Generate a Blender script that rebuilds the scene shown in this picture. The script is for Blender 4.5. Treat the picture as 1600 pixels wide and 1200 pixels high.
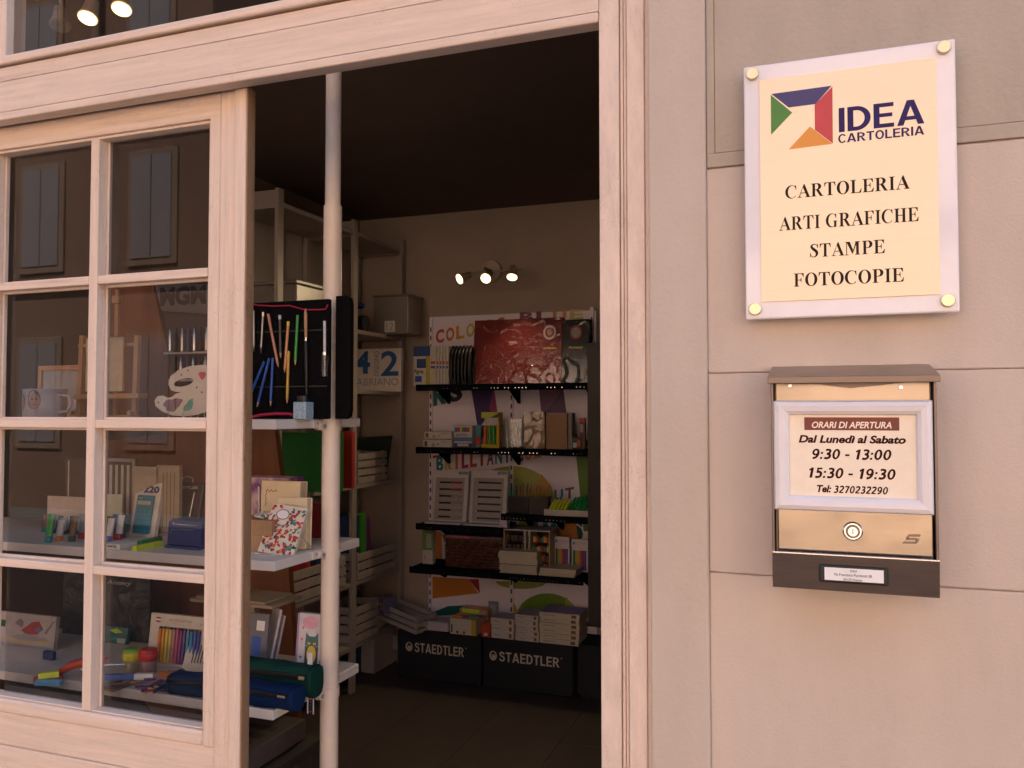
import bpy, bmesh, math, random
import numpy as np
from mathutils import Vector, Matrix, geometry, noise

random.seed(7)
for o in list(bpy.data.objects):
    bpy.data.objects.remove(o)
S = bpy.context.scene
COL = S.collection
R = math.radians

# ------------------------------------------------------------------ camera, sky, sun, exposure
F, YAW, PITCH, CAM = 1294.0, R(20.0), R(1.9), Vector((0, -1.25, 1.5))
cd = bpy.data.cameras.new('camera')
cam = bpy.data.objects.new('camera', cd)
COL.objects.link(cam)
cd.sensor_width = 36.0
cd.lens = 36.0 * F / 1600.0
cd.clip_start, cd.clip_end = 0.02, 1000
cam.location = CAM
cam.rotation_euler = (R(90) + PITCH, 0, YAW)
S.camera = cam

W = bpy.data.worlds.new('World')
S.world = W
W.use_nodes = True
wn = W.node_tree.nodes
bg = wn['Background']
sky = wn.new('ShaderNodeTexSky')
sky.sky_type = 'NISHITA'
sky.sun_disc = False
SUN_EL, SUN_AZ = R(50), R(12)      # the sun stands behind the shop: its front is in shade, the far side of the street is lit
sky.sun_elevation, sky.sun_rotation = SUN_EL, SUN_AZ
W.node_tree.links.new(sky.outputs[0], bg.inputs[0])
bg.inputs[1].default_value = 0.09
sd = bpy.data.lights.new('sun', 'SUN')
sun = bpy.data.objects.new('sun', sd)
COL.objects.link(sun)
sd.energy, sd.angle, sd.color = 4.8, R(0.5), (1.0, 0.90, 0.78)
dirv = Vector((-math.sin(SUN_AZ) * math.cos(SUN_EL), -math.cos(SUN_AZ) * math.cos(SUN_EL), -math.sin(SUN_EL)))
sun.rotation_euler = dirv.to_track_quat('-Z', 'Y').to_euler()
sun.location = (0, 14, 16)
vs = S.view_settings
S.display_settings.display_device = 'sRGB'
vs.view_transform, vs.look, vs.gamma, vs.use_curve_mapping = 'Standard', 'None', 1.0, False
vs.exposure = 2.62
S.cycles.max_bounces = 10
S.cycles.transparent_max_bounces = 16
S.cycles.sample_clamp_indirect = 4.0

# ------------------------------------------------------------------ pixel of the photograph -> point on a real plane
def ray(px, py):
    d = Vector(((px - 800) / F, (600 - py) / F, -1.0))
    m = Matrix.Rotation(YAW, 3, 'Z') @ Matrix.Rotation(R(90) + PITCH, 3, 'X')
    return m @ d
def at(px, py, Y=None, Z=None, X=None):
    d = ray(px, py)
    if Y is not None: t = (Y - CAM.y) / d.y
    elif Z is not None: t = (Z - CAM.z) / d.z
    else: t = (X - CAM.x) / d.x
    return CAM + d * t

# ------------------------------------------------------------------ materials
MATS = {}
def lin(c):
    return tuple(((v / 12.92) if v <= 0.04045 else ((v + 0.055) / 1.055) ** 2.4) for v in c)
def C(rgb, rough=0.55, metal=0.0, var=0.10, bump=0.0, scale=60, coat=0.0, name=None):
    key = (rgb, rough, metal, var, bump, scale, coat)
    if key in MATS: return MATS[key]
    m = bpy.data.materials.new(name or 'paint_%02x%02x%02x' % tuple(int(max(0, min(1, v)) * 255) for v in rgb))
    m.use_nodes = True
    n, l = m.node_tree.nodes, m.node_tree.links
    b = n['Principled BSDF']
    b.inputs['Roughness'].default_value = rough
    b.inputs['Metallic'].default_value = metal
    if rough >= .8: b.inputs['Specular IOR Level'].default_value = 0.08
    if coat: b.inputs['Coat Weight'].default_value = coat; b.inputs['Coat Roughness'].default_value = 0.08
    tc = n.new('ShaderNodeTexCoord'); no = n.new('ShaderNodeTexNoise')
    no.inputs['Scale'].default_value = scale; no.inputs['Detail'].default_value = 4
    l.new(tc.outputs['Object'], no.inputs['Vector'])
    ra = n.new('ShaderNodeValToRGB')
    ra.color_ramp.elements[0].position, ra.color_ramp.elements[1].position = 0.3, 0.7
    ra.color_ramp.elements[0].color = tuple(v * (1 - var) for v in rgb) + (1,)
    ra.color_ramp.elements[1].color = tuple(min(1, v * (1 + var * 0.6)) for v in rgb) + (1,)
    l.new(no.outputs['Fac'], ra.inputs[0]); l.new(ra.outputs[0], b.inputs['Base Color'])
    if bump:
        bu = n.new('ShaderNodeBump'); bu.inputs['Strength'].default_value = bump; bu.inputs['Distance'].default_value = 0.004
        l.new(no.outputs['Fac'], bu.inputs['Height']); l.new(bu.outputs[0], b.inputs['Normal'])
    MATS[key] = m
    return m

def wood_paint(name, stretch, base=(0.69, 0.535, 0.425), crack=0.5, grime=(0.30, 0.20, 0.14), cscale=16):
    """brush-painted old wood: long grain, worn streaks, hairline cracks"""
    m = bpy.data.materials.new(name); m.use_nodes = True
    n, l = m.node_tree.nodes, m.node_tree.links
    b = n['Principled BSDF']; b.inputs['Roughness'].default_value = 0.6
    b.inputs['Specular IOR Level'].default_value = 0.25
    tc = n.new('ShaderNodeTexCoord')
    mp = n.new('ShaderNodeMapping'); mp.inputs['Scale'].default_value = stretch
    l.new(tc.outputs['Object'], mp.inputs['Vector'])
    g = n.new('ShaderNodeTexNoise'); g.inputs['Scale'].default_value = 16; g.inputs['Detail'].default_value = 10; g.inputs['Roughness'].default_value = 0.7
    l.new(mp.outputs[0], g.inputs['Vector'])
    r1 = n.new('ShaderNodeValToRGB')
    r1.color_ramp.elements[0].position, r1.color_ramp.elements[1].position = 0.30, 0.62
    r1.color_ramp.elements[0].color = tuple(v * 0.85 for v in base) + (1,)
    r1.color_ramp.elements[1].color = tuple(min(1, v * 1.04) for v in base) + (1,)
    l.new(g.outputs['Fac'], r1.inputs[0])
    # worn, dirty strokes
    g2 = n.new('ShaderNodeTexNoise'); g2.inputs['Scale'].default_value = 5; g2.inputs['Detail'].default_value = 10; g2.inputs['Roughness'].default_value = 0.75
    l.new(mp.outputs[0], g2.inputs['Vector'])
    r2 = n.new('ShaderNodeValToRGB')
    r2.color_ramp.elements[0].position, r2.color_ramp.elements[1].position = 0.56, 0.78
    r2.color_ramp.elements[0].color = (0, 0, 0, 1); r2.color_ramp.elements[1].color = (1, 1, 1, 1)
    l.new(g2.outputs['Fac'], r2.inputs[0])
    m1 = n.new('ShaderNodeMixRGB'); m1.inputs[2].default_value = grime + (1,)
    mu = n.new('ShaderNodeMath'); mu.operation = 'MULTIPLY'; mu.inputs[1].default_value = 0.55
    l.new(r2.outputs[0], mu.inputs[0]); l.new(mu.outputs[0], m1.inputs[0]); l.new(r1.outputs[0], m1.inputs[1])
    # hairline cracks
    mp2 = n.new('ShaderNodeMapping'); mp2.inputs['Scale'].default_value = tuple(0.5 + 0.5 * s for s in stretch)
    l.new(tc.outputs['Object'], mp2.inputs['Vector'])
    ds = n.new('ShaderNodeTexNoise'); ds.inputs['Scale'].default_value = 14; ds.inputs['Detail'].default_value = 5
    l.new(tc.outputs['Object'], ds.inputs['Vector'])
    ad = n.new('ShaderNodeMixRGB'); ad.blend_type = 'ADD'; ad.inputs[0].default_value = 0.35
    l.new(mp2.outputs[0], ad.inputs[1]); l.new(ds.outputs['Color'], ad.inputs[2])
    vo = n.new('ShaderNodeTexVoronoi'); vo.feature = 'DISTANCE_TO_EDGE'; vo.inputs['Scale'].default_value = cscale
    l.new(ad.outputs[0], vo.inputs['Vector'])
    r3 = n.new('ShaderNodeValToRGB')
    r3.color_ramp.elements[0].position, r3.color_ramp.elements[1].position = 0.0, 0.022
    r3.color_ramp.elements[0].color = (1, 1, 1, 1); r3.color_ramp.elements[1].color = (0, 0, 0, 1)
    l.new(vo.outputs['Distance'], r3.inputs[0])
    pm = n.new('ShaderNodeTexNoise'); pm.inputs['Scale'].default_value = 6
    l.new(tc.outputs['Object'], pm.inputs['Vector'])
    r4 = n.new('ShaderNodeValToRGB'); r4.color_ramp.elements[0].position, r4.color_ramp.elements[1].position = 0.45, 0.65
    l.new(pm.outputs['Fac'], r4.inputs[0])
    cm = n.new('ShaderNodeMath'); cm.operation = 'MULTIPLY'
    l.new(r3.outputs[0], cm.inputs[0]); l.new(r4.outputs[0], cm.inputs[1])
    cm2 = n.new('ShaderNodeMath'); cm2.operation = 'MULTIPLY'; cm2.inputs[1].default_value = crack
    l.new(cm.outputs[0], cm2.inputs[0])
    m2 = n.new('ShaderNodeMixRGB'); m2.inputs[2].default_value = tuple(v * 0.6 for v in grime) + (1,)
    l.new(cm2.outputs[0], m2.inputs[0]); l.new(m1.outputs[0], m2.inputs[1])
    l.new(m2.outputs[0], b.inputs['Base Color'])
    sb = n.new('ShaderNodeMath'); sb.operation = 'SUBTRACT'
    l.new(g.outputs['Fac'], sb.inputs[0]); l.new(cm2.outputs[0], sb.inputs[1])
    bu = n.new('ShaderNodeBump'); bu.inputs['Strength'].default_value = 0.35; bu.inputs['Distance'].default_value = 0.002
    l.new(sb.outputs[0], bu.inputs['Height']); l.new(bu.outputs[0], b.inputs['Normal'])
    return m

def plaster(name, a, bcol, spot, rough_bump=0.35, fine=180):
    m = bpy.data.materials.new(name); m.use_nodes = True
    n, l = m.node_tree.nodes, m.node_tree.links
    b = n['Principled BSDF']; b.inputs['Roughness'].default_value = 0.9; b.inputs['Specular IOR Level'].default_value = 0.15
    tc = n.new('ShaderNodeTexCoord')
    n1 = n.new('ShaderNodeTexNoise'); n1.inputs['Scale'].default_value = 3.5; n1.inputs['Detail'].default_value = 7; n1.inputs['Roughness'].default_value = 0.65
    n2 = n.new('ShaderNodeTexNoise'); n2.inputs['Scale'].default_value = fine; n2.inputs['Detail'].default_value = 6
    n3 = n.new('ShaderNodeTexNoise'); n3.inputs['Scale'].default_value = 26; n3.inputs['Detail'].default_value = 9; n3.inputs['Roughness'].default_value = 0.8
    for q in (n2, n3): l.new(tc.outputs['Object'], q.inputs['Vector'])
    mpp = n.new('ShaderNodeMapping'); mpp.inputs['Scale'].default_value = (1.6, 1.0, 0.55)
    l.new(tc.outputs['Object'], mpp.inputs['Vector']); l.new(mpp.outputs[0], n1.inputs['Vector'])
    r = n.new('ShaderNodeValToRGB'); r.color_ramp.elements[0].position, r.color_ramp.elements[1].position = 0.32, 0.68
    r.color_ramp.elements[0].color = a + (1,); r.color_ramp.elements[1].color = bcol + (1,)
    l.new(n1.outputs['Fac'], r.inputs[0])
    r3 = n.new('ShaderNodeValToRGB'); r3.color_ramp.elements[0].position, r3.color_ramp.elements[1].position = 0.66, 0.80
    l.new(n3.outputs['Fac'], r3.inputs[0])
    mx = n.new('ShaderNodeMixRGB'); mx.inputs[2].default_value = spot + (1,)
    mu = n.new('ShaderNodeMath'); mu.operation = 'MULTIPLY'; mu.inputs[1].default_value = 0.75
    l.new(r3.outputs[0], mu.inputs[0]); l.new(mu.outputs[0], mx.inputs[0]); l.new(r.outputs[0], mx.inputs[1])
    l.new(mx.outputs[0], b.inputs['Base Color'])
    a2 = n.new('ShaderNodeMath'); a2.operation = 'ADD'
    l.new(n2.outputs['Fac'], a2.inputs[0]); l.new(n3.outputs['Fac'], a2.inputs[1])
    bu = n.new('ShaderNodeBump'); bu.inputs['Strength'].default_value = rough_bump; bu.inputs['Distance'].default_value = 0.003
    l.new(a2.outputs[0], bu.inputs['Height']); l.new(bu.outputs[0], b.inputs['Normal'])
    return m

def glass(name, tint=(0.93, 0.93, 0.92), gloss=(1, 1, 1), rough=0.0, ior=1.5, haze=0.0):
    m = bpy.data.materials.new(name); m.use_nodes = True
    n, l = m.node_tree.nodes, m.node_tree.links
    n.remove(n['Principled BSDF'])
    out = n['Material Output']
    t = n.new('ShaderNodeBsdfTransparent'); t.inputs[0].default_value = tint + (1,)
    g = n.new('ShaderNodeBsdfGlossy'); g.inputs['Roughness'].default_value = rough; g.inputs[0].default_value = gloss + (1,)
    fr = n.new('ShaderNodeFresnel'); ge = n.new('ShaderNodeNewGeometry'); mr = n.new('ShaderNodeMapRange')
    mr.inputs[3].default_value = ior; mr.inputs[4].default_value = 1.0 / ior      # same reflectance on both faces of the pane
    l.new(ge.outputs['Backfacing'], mr.inputs[0]); l.new(mr.outputs[0], fr.inputs['IOR'])
    mx = n.new('ShaderNodeMixShader')
    l.new(fr.outputs[0], mx.inputs[0]); l.new(t.outputs[0], mx.inputs[1]); l.new(g.outputs[0], mx.inputs[2])
    last = mx
    if haze:
        d = n.new('ShaderNodeBsdfDiffuse'); d.inputs[0].default_value = (0.6, 0.55, 0.5, 1)
        m2 = n.new('ShaderNodeMixShader'); m2.inputs[0].default_value = haze
        l.new(mx.outputs[0], m2.inputs[1]); l.new(d.outputs[0], m2.inputs[2]); last = m2
    l.new(last.outputs[0], out.inputs['Surface'])
    return m

def crinkle(name, rgb, scale=7, strength=1.0, rough=0.12):
    """a thing inside wrinkled shiny wrapping"""
    m = bpy.data.materials.new(name); m.use_nodes = True
    n, l = m.node_tree.nodes, m.node_tree.links
    b = n['Principled BSDF']; b.inputs['Base Color'].default_value = rgb + (1,); b.inputs['Roughness'].default_value = 0.6
    b.inputs['Coat Weight'].default_value = 0.9; b.inputs['Coat Roughness'].default_value = rough
    tc = n.new('ShaderNodeTexCoord')
    no = n.new('ShaderNodeTexNoise'); no.inputs['Scale'].default_value = scale; no.inputs['Detail'].default_value = 3; no.inputs['Distortion'].default_value = 2.0
    l.new(tc.outputs['Object'], no.inputs['Vector'])
    ms = n.new('ShaderNodeMath'); ms.operation = 'SUBTRACT'; ms.inputs[1].default_value = 0.5
    ab = n.new('ShaderNodeMath'); ab.operation = 'ABSOLUTE'
    l.new(no.outputs['Fac'], ms.inputs[0]); l.new(ms.outputs[0], ab.inputs[0])
    bu = n.new('ShaderNodeBump'); bu.inputs['Strength'].default_value = strength; bu.inputs['Distance'].default_value = 0.12
    l.new(ab.outputs[0], bu.inputs['Height']); l.new(bu.outputs[0], b.inputs['Coat Normal'])
    return m

def brushed(name, rgb, rough=0.34, axis=(1, 1, 60), metal=1.0, var=0.14):
    m = bpy.data.materials.new(name); m.use_nodes = True
    n, l = m.node_tree.nodes, m.node_tree.links
    b = n['Principled BSDF']; b.inputs['Metallic'].default_value = metal
    tc = n.new('ShaderNodeTexCoord'); mp = n.new('ShaderNodeMapping'); mp.inputs['Scale'].default_value = axis
    l.new(tc.outputs['Object'], mp.inputs['Vector'])
    no = n.new('ShaderNodeTexNoise'); no.inputs['Scale'].default_value = 14; no.inputs['Detail'].default_value = 6
    l.new(mp.outputs[0], no.inputs['Vector'])
    r = n.new('ShaderNodeValToRGB'); r.color_ramp.elements[0].position, r.color_ramp.elements[1].position = 0.3, 0.7
    r.color_ramp.elements[0].color = tuple(v * (1 - var) for v in rgb) + (1,); r.color_ramp.elements[1].color = rgb + (1,)
    l.new(no.outputs['Fac'], r.inputs[0]); l.new(r.outputs[0], b.inputs['Base Color'])
    mr = n.new('ShaderNodeMapRange'); mr.inputs[3].default_value = rough * 0.8; mr.inputs[4].default_value = rough * 1.25
    l.new(no.outputs['Fac'], mr.inputs[0]); l.new(mr.outputs[0], b.inputs['Roughness'])
    n4 = n.new('ShaderNodeTexNoise'); n4.inputs['Scale'].default_value = 9
    l.new(tc.outputs['Object'], n4.inputs['Vector'])
    bu = n.new('ShaderNodeBump'); bu.inputs['Strength'].default_value = 0.25; bu.inputs['Distance'].default_value = 0.01
    l.new(n4.outputs['Fac'], bu.inputs['Height']); l.new(bu.outputs[0], b.inputs['Normal'])
    return m

def glow(name, rgb, e):
    m = bpy.data.materials.new(name); m.use_nodes = True
    b = m.node_tree.nodes['Principled BSDF']
    b.inputs['Emission Color'].default_value = rgb + (1,); b.inputs['Emission Strength'].default_value = e
    return m

def timber(name, a, bcol, stretch=(10, 10, 0.8)):
    m = bpy.data.materials.new(name); m.use_nodes = True
    n, l = m.node_tree.nodes, m.node_tree.links
    b = n['Principled BSDF']; b.inputs['Roughness'].default_value = 0.5
    tc = n.new('ShaderNodeTexCoord'); mp = n.new('ShaderNodeMapping'); mp.inputs['Scale'].default_value = stretch
    l.new(tc.outputs['Object'], mp.inputs['Vector'])
    no = n.new('ShaderNodeTexNoise'); no.inputs['Scale'].default_value = 5; no.inputs['Detail'].default_value = 6; no.inputs['Distortion'].default_value = 0.6
    l.new(mp.outputs[0], no.inputs['Vector'])
    r = n.new('ShaderNodeValToRGB'); r.color_ramp.elements[0].position, r.color_ramp.elements[1].position = 0.3, 0.7
    r.color_ramp.elements[0].color = a + (1,); r.color_ramp.elements[1].color = bcol + (1,)
    l.new(no.outputs['Fac'], r.inputs[0]); l.new(r.outputs[0], b.inputs['Base Color'])
    return m

WHITE = C((0.78, 0.76, 0.74), 0.45, var=0.04)
SHELFW = C((0.74, 0.67, 0.60), 0.35, var=0.04, scale=20)
PAPER = C((0.75, 0.72, 0.66), 0.7, var=0.06)
BLACK = C((0.006, 0.006, 0.007), 0.45)
MATTE = C((0.018, 0.018, 0.022), 0.8)
INK = C((0.03, 0.022, 0.02), 0.6, var=0)
NAVY = C((0.012, 0.018, 0.06), 0.3)
STEEL = brushed('steel', (0.62, 0.58, 0.54), 0.3)
CHROME = C((0.7, 0.68, 0.66), 0.18, 1.0)
KRAFT = C((0.40, 0.25, 0.13), 0.75, var=0.12)
CLEAR = glass('clear_plastic', (0.90, 0.90, 0.90), rough=0.05)
CLEARW = glass('wrinkled_film', (0.88, 0.88, 0.88), rough=0.12, haze=0.08)
PINE = timber('pine', (0.42, 0.22, 0.10), (0.55, 0.32, 0.16))
PLY = timber('brown_board', (0.16, 0.055, 0.018), (0.22, 0.08, 0.03), (6, 6, 0.7))

# ------------------------------------------------------------------ mesh builder
TEXT = {}
def text_mesh(s, bold, shear, space):
    k = (s, bold, shear, space)
    if k not in TEXT:
        c = bpy.data.curves.new('t', 'FONT'); c.body = s; c.offset = bold; c.shear = shear; c.space_character = space; c.resolution_u = 4
        o = bpy.data.objects.new('t', c)
        me = bpy.data.meshes.new_from_object(o)
        vv = [(v.co.x, v.co.y) for v in me.vertices]; ff = [tuple(p.vertices) for p in me.polygons]
        bpy.data.objects.remove(o); bpy.data.curves.remove(c); bpy.data.meshes.remove(me)
        TEXT[k] = (vv, ff)
    return TEXT[k]

class MB:
    def __init__(s, M=None):
        s.v, s.f, s.m, s.sm, s.mats, s.M = [], [], [], [], [], M or Matrix()
    def mi(s, mat):
        if mat not in s.mats: s.mats.append(mat)
        return s.mats.index(mat)
    def add(s, vs_, fs, mat, smooth=False):
        k = len(s.v); i = s.mi(mat)
        s.v += [s.M @ Vector(p) for p in vs_]
        for f in fs: s.f.append(tuple(k + j for j in f)); s.m.append(i); s.sm.append(smooth)
        return s
    def box(s, x0, y0, z0, x1, y1, z1, mat, bev=0.0, seg=2):
        x0, x1 = min(x0, x1), max(x0, x1); y0, y1 = min(y0, y1), max(y0, y1); z0, z1 = min(z0, z1), max(z0, z1)
        P = [(x0, y0, z0), (x1, y0, z0), (x1, y1, z0), (x0, y1, z0), (x0, y0, z1), (x1, y0, z1), (x1, y1, z1), (x0, y1, z1)]
        Fc = [(0, 3, 2, 1), (4, 5, 6, 7), (0, 1, 5, 4), (1, 2, 6, 5), (2, 3, 7, 6), (3, 0, 4, 7)]
        if bev <= 0: return s.add(P, Fc, mat)
        bev = min(bev, 0.45 * min(x1 - x0, y1 - y0, z1 - z0))
        bm = bmesh.new(); vv = [bm.verts.new(p) for p in P]
        for f in Fc: bm.faces.new([vv[i] for i in f])
        bmesh.ops.bevel(bm, geom=bm.edges[:], offset=bev, segments=seg, profile=0.5, affect='EDGES')
        bm.verts.index_update()
        s.add([v.co[:] for v in bm.verts], [tuple(v.index for v in f.verts) for f in bm.faces], mat)
        bm.free(); return s
    def hexa(s, P, mat):
        return s.add(P, [(0, 3, 2, 1), (4, 5, 6, 7), (0, 1, 5, 4), (1, 2, 6, 5), (2, 3, 7, 6), (3, 0, 4, 7)], mat)
    def cyl(s, p0, p1, r0, r1=None, mat=None, n=20, cap=True):
        r1 = r0 if r1 is None else r1
        p0, p1 = Vector(p0), Vector(p1); a = (p1 - p0).normalized()
        u = a.orthogonal().normalized(); w = a.cross(u)
        P = [p0 + (u * math.cos(t) + w * math.sin(t)) * r0 for t in [2 * math.pi * i / n for i in range(n)]]
        P += [p1 + (u * math.cos(t) + w * math.sin(t)) * r1 for t in [2 * math.pi * i / n for i in range(n)]]
        s.add(P, [(i, (i + 1) % n, n + (i + 1) % n, n + i) for i in range(n)], mat, True)
        if cap: s.add(P[:n], [tuple(range(n - 1, -1, -1))], mat); s.add(P[n:], [tuple(range(n))], mat)
        return s
    def tube(s, pts, r, mat, n=8):
        pts = [Vector(p) for p in pts]
        rr = r if isinstance(r, (list, tuple)) else [r] * len(pts)
        P, prev = [], None
        for i, p in enumerate(pts):
            a = ((pts[min(i + 1, len(pts) - 1)] - pts[max(i - 1, 0)])).normalized()
            u = prev - a * prev.dot(a) if prev else a.orthogonal()
            u.normalize(); prev = u; w = a.cross(u)
            P += [p + (u * math.cos(2 * math.pi * k / n) + w * math.sin(2 * math.pi * k / n)) * rr[i] for k in range(n)]
        fs = [(i * n + k, i * n + (k + 1) % n, (i + 1) * n + (k + 1) % n, (i + 1) * n + k) for i in range(len(pts) - 1) for k in range(n)]
        s.add(P, fs, mat, True)
        return s.add(P, [tuple(range(n - 1, -1, -1)), tuple(range(len(P) - n, len(P)))], mat)
    def lathe(s, prof, c, mat, n=24):
        c = Vector(c); P = []
        for r, z in prof: P += [c + Vector((r * math.cos(2 * math.pi * k / n), r * math.sin(2 * math.pi * k / n), z)) for k in range(n)]
        fs = [(i * n + k, i * n + (k + 1) % n, (i + 1) * n + (k + 1) % n, (i + 1) * n + k) for i in range(len(prof) - 1) for k in range(n)]
        return s.add(P, fs, mat, True)
    def poly(s, loops, y, mat):                      # flat print facing the street, loops of (x, z)
        if not isinstance(loops[0][0], (tuple, list)): loops = [loops]
        pts = [p for lp in loops for p in lp]
        tris = geometry.tessellate_polygon([[Vector((p[0], p[1], 0)) for p in lp] for lp in loops])
        fs = []
        for t in tris:
            a, b, c = [pts[i] for i in t]
            fs.append(tuple(t) if (b[0] - a[0]) * (c[1] - a[1]) - (b[1] - a[1]) * (c[0] - a[0]) > 0 else tuple(reversed(t)))
        return s.add([(p[0], y, p[1]) for p in pts], fs, mat)
    def slab(s, pts, y0, y1, mat):                   # outline (x, z) given thickness y0..y1
        n = len(pts)
        ar = sum(pts[i][0] * pts[(i + 1) % n][1] - pts[(i + 1) % n][0] * pts[i][1] for i in range(n))
        if ar < 0: pts = list(reversed(pts))
        s.poly(list(pts), y0, mat)
        s.add([(p[0], y1, p[1]) for p in pts], [tuple(reversed(t)) for t in geometry.tessellate_polygon([[Vector((p[0], p[1], 0)) for p in pts]])], mat)
        P = [(p[0], y0, p[1]) for p in pts] + [(p[0], y1, p[1]) for p in pts]
        return s.add(P, [(i, n + i, n + (i + 1) % n, (i + 1) % n) for i in range(n)], mat)
    def quad(s, x0, z0, x1, z1, y, mat):
        return s.add([(x0, y, z0), (x1, y, z0), (x1, y, z1), (x0, y, z1)], [(0, 1, 2, 3)], mat)
    def text(s, t, x0, z0, x1, z1, y, mat, bold=0.0, shear=0.0, space=1.0, H=None):
        vv, ff = text_mesh(t, bold, shear, space)
        if not vv: return s
        ax, bx = min(p[0] for p in vv), max(p[0] for p in vv); az, bz = min(p[1] for p in vv), max(p[1] for p in vv)
        f = lambda p: (x0 + (x1 - x0) * (p[0] - ax) / (bx - ax), z0 + (z1 - z0) * (p[1] - az) / max(bz - az, 1e-6))
        P = [f(p) for p in vv]
        if H: P = [H(p[0], p[1]) for p in P]
        return s.add([(p[0], y, p[1]) for p in P], ff, mat)
    def side_text(s, t, x, y0, y1, z0, z1, mat, bold=0.0):   # on a face looking to +x
        vv, ff = text_mesh(t, bold, 0.0, 1.0)
        ax, bx = min(p[0] for p in vv), max(p[0] for p in vv); az, bz = min(p[1] for p in vv), max(p[1] for p in vv)
        return s.add([(x, y0 + (y1 - y0) * (p[0] - ax) / (bx - ax), z0 + (z1 - z0) * (p[1] - az) / (bz - az)) for p in vv], ff, mat)
    def build(s, name, parent=None, loc=(0, 0, 0), rel=True):
        """rel: vertices were given in world space and are stored relative to the thing's base"""
        off = (parent.location if parent is not None else Vector(loc)) if rel else Vector((0, 0, 0))
        if parent is not None and rel and parent.parent is not None: off = off + parent.parent.location
        if parent is not None and (parent.name in LOCAL or (parent.parent is not None and parent.parent.name in LOCAL)): off = Vector((0, 0, 0))
        me = bpy.data.meshes.new(name)
        me.from_pydata([tuple(p - off) for p in s.v], [], s.f)
        for mt in s.mats: me.materials.append(mt)
        me.polygons.foreach_set('material_index', s.m); me.polygons.foreach_set('use_smooth', s.sm)
        me.update()
        o = bpy.data.objects.new(name, me); COL.objects.link(o)
        if parent is not None: o.parent = parent
        else: o.location = loc
        return o

def tag(o, label, cat, group=None):
    o['label'] = label; o['category'] = cat
    if group: o['group'] = group
    return o
def thing(name, label, cat, loc=(0, 0, 0), rz=0.0, group=None):
    o = bpy.data.objects.new(name, None); COL.objects.link(o)
    o.empty_display_size = 0.05
    o.location = loc; o.rotation_euler = (0, 0, rz)
    return tag(o, label, cat, group)
LOCAL = set()
def lthing(*a, **k):                                  # a thing whose parts are written in its own coordinates
    o = thing(*a, **k); LOCAL.add(o.name); return o
def struct(name, mb, loc=(0, 0, 0)):
    o = mb.build(name, None, loc); o['kind'] = 'structure'; return o

# a hand drawn bold serif face for the engraved sign: strokes of varying width
def _catmull(P, k=8):
    out = []
    for i in range(len(P) - 1):
        p = [np.array(P[max(i - 1, 0)]), np.array(P[i]), np.array(P[i + 1]), np.array(P[min(i + 2, len(P) - 1)])]
        for j in range(k):
            t = j / k
            out.append(0.5 * ((2 * p[1]) + (-p[0] + p[2]) * t + (2 * p[0] - 5 * p[1] + 4 * p[2] - p[3]) * t * t + (-p[0] + 3 * p[1] - 3 * p[2] + p[3]) * t ** 3))
    out.append(np.array(P[-1], float)); return out
def _stroke(P):                                       # P: (x, z, width)
    Q = _catmull(P); L, Rr = [], []
    for i, q in enumerate(Q):
        a = Q[min(i + 1, len(Q) - 1)][:2] - Q[max(i - 1, 0)][:2]; a = a / (np.linalg.norm(a) + 1e-9)
        nn = np.array([-a[1], a[0]]) * q[2] / 2
        L.append(tuple(q[:2] + nn)); Rr.append(tuple(q[:2] - nn))
    return L + Rr[::-1]
def _ell(cx, cz, rx, rz, a0=0, a1=360, n=28):
    return [(cx + rx * math.cos(R(a0 + (a1 - a0) * i / n)), cz + rz * math.sin(R(a0 + (a1 - a0) * i / n))) for i in range(n + (0 if a1 - a0 == 360 else 1))]
def _stem(x, w=0.17, sf=0.09, z0=0.0, z1=1.0, b=True, t=True):
    o = [(x, z0)]
    if b: o = [(x, z0 + .07), (x - sf, z0 + .035), (x - sf, z0), (x + w + sf, z0), (x + w + sf, z0 + .035), (x + w, z0 + .07)]
    else: o = [(x, z0), (x + w, z0)]
    if t: o += [(x + w, z1 - .07), (x + w + sf, z1 - .035), (x + w + sf, z1), (x - sf, z1), (x - sf, z1 - .035), (x, z1 - .07)]
    else: o += [(x + w, z1), (x, z1)]
    return o
def _ring(cx, cz, rx, rz, hx, hz, sh=0.0):
    return [_ell(cx, cz, rx, rz), _ell(cx + sh, cz, hx, hz)]
def _c(x=0.0):
    o = _ell(x + .40, .5, .40, .515, 42, 318); i = _ell(x + .45, .5, .27, .465, 318, 42)
    return [o + i, [(x + .655, .985), (x + .70, .985), (x + .715, .66), (x + .675, .66), (x + .64, .82), (x + .60, .88)]]
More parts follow.
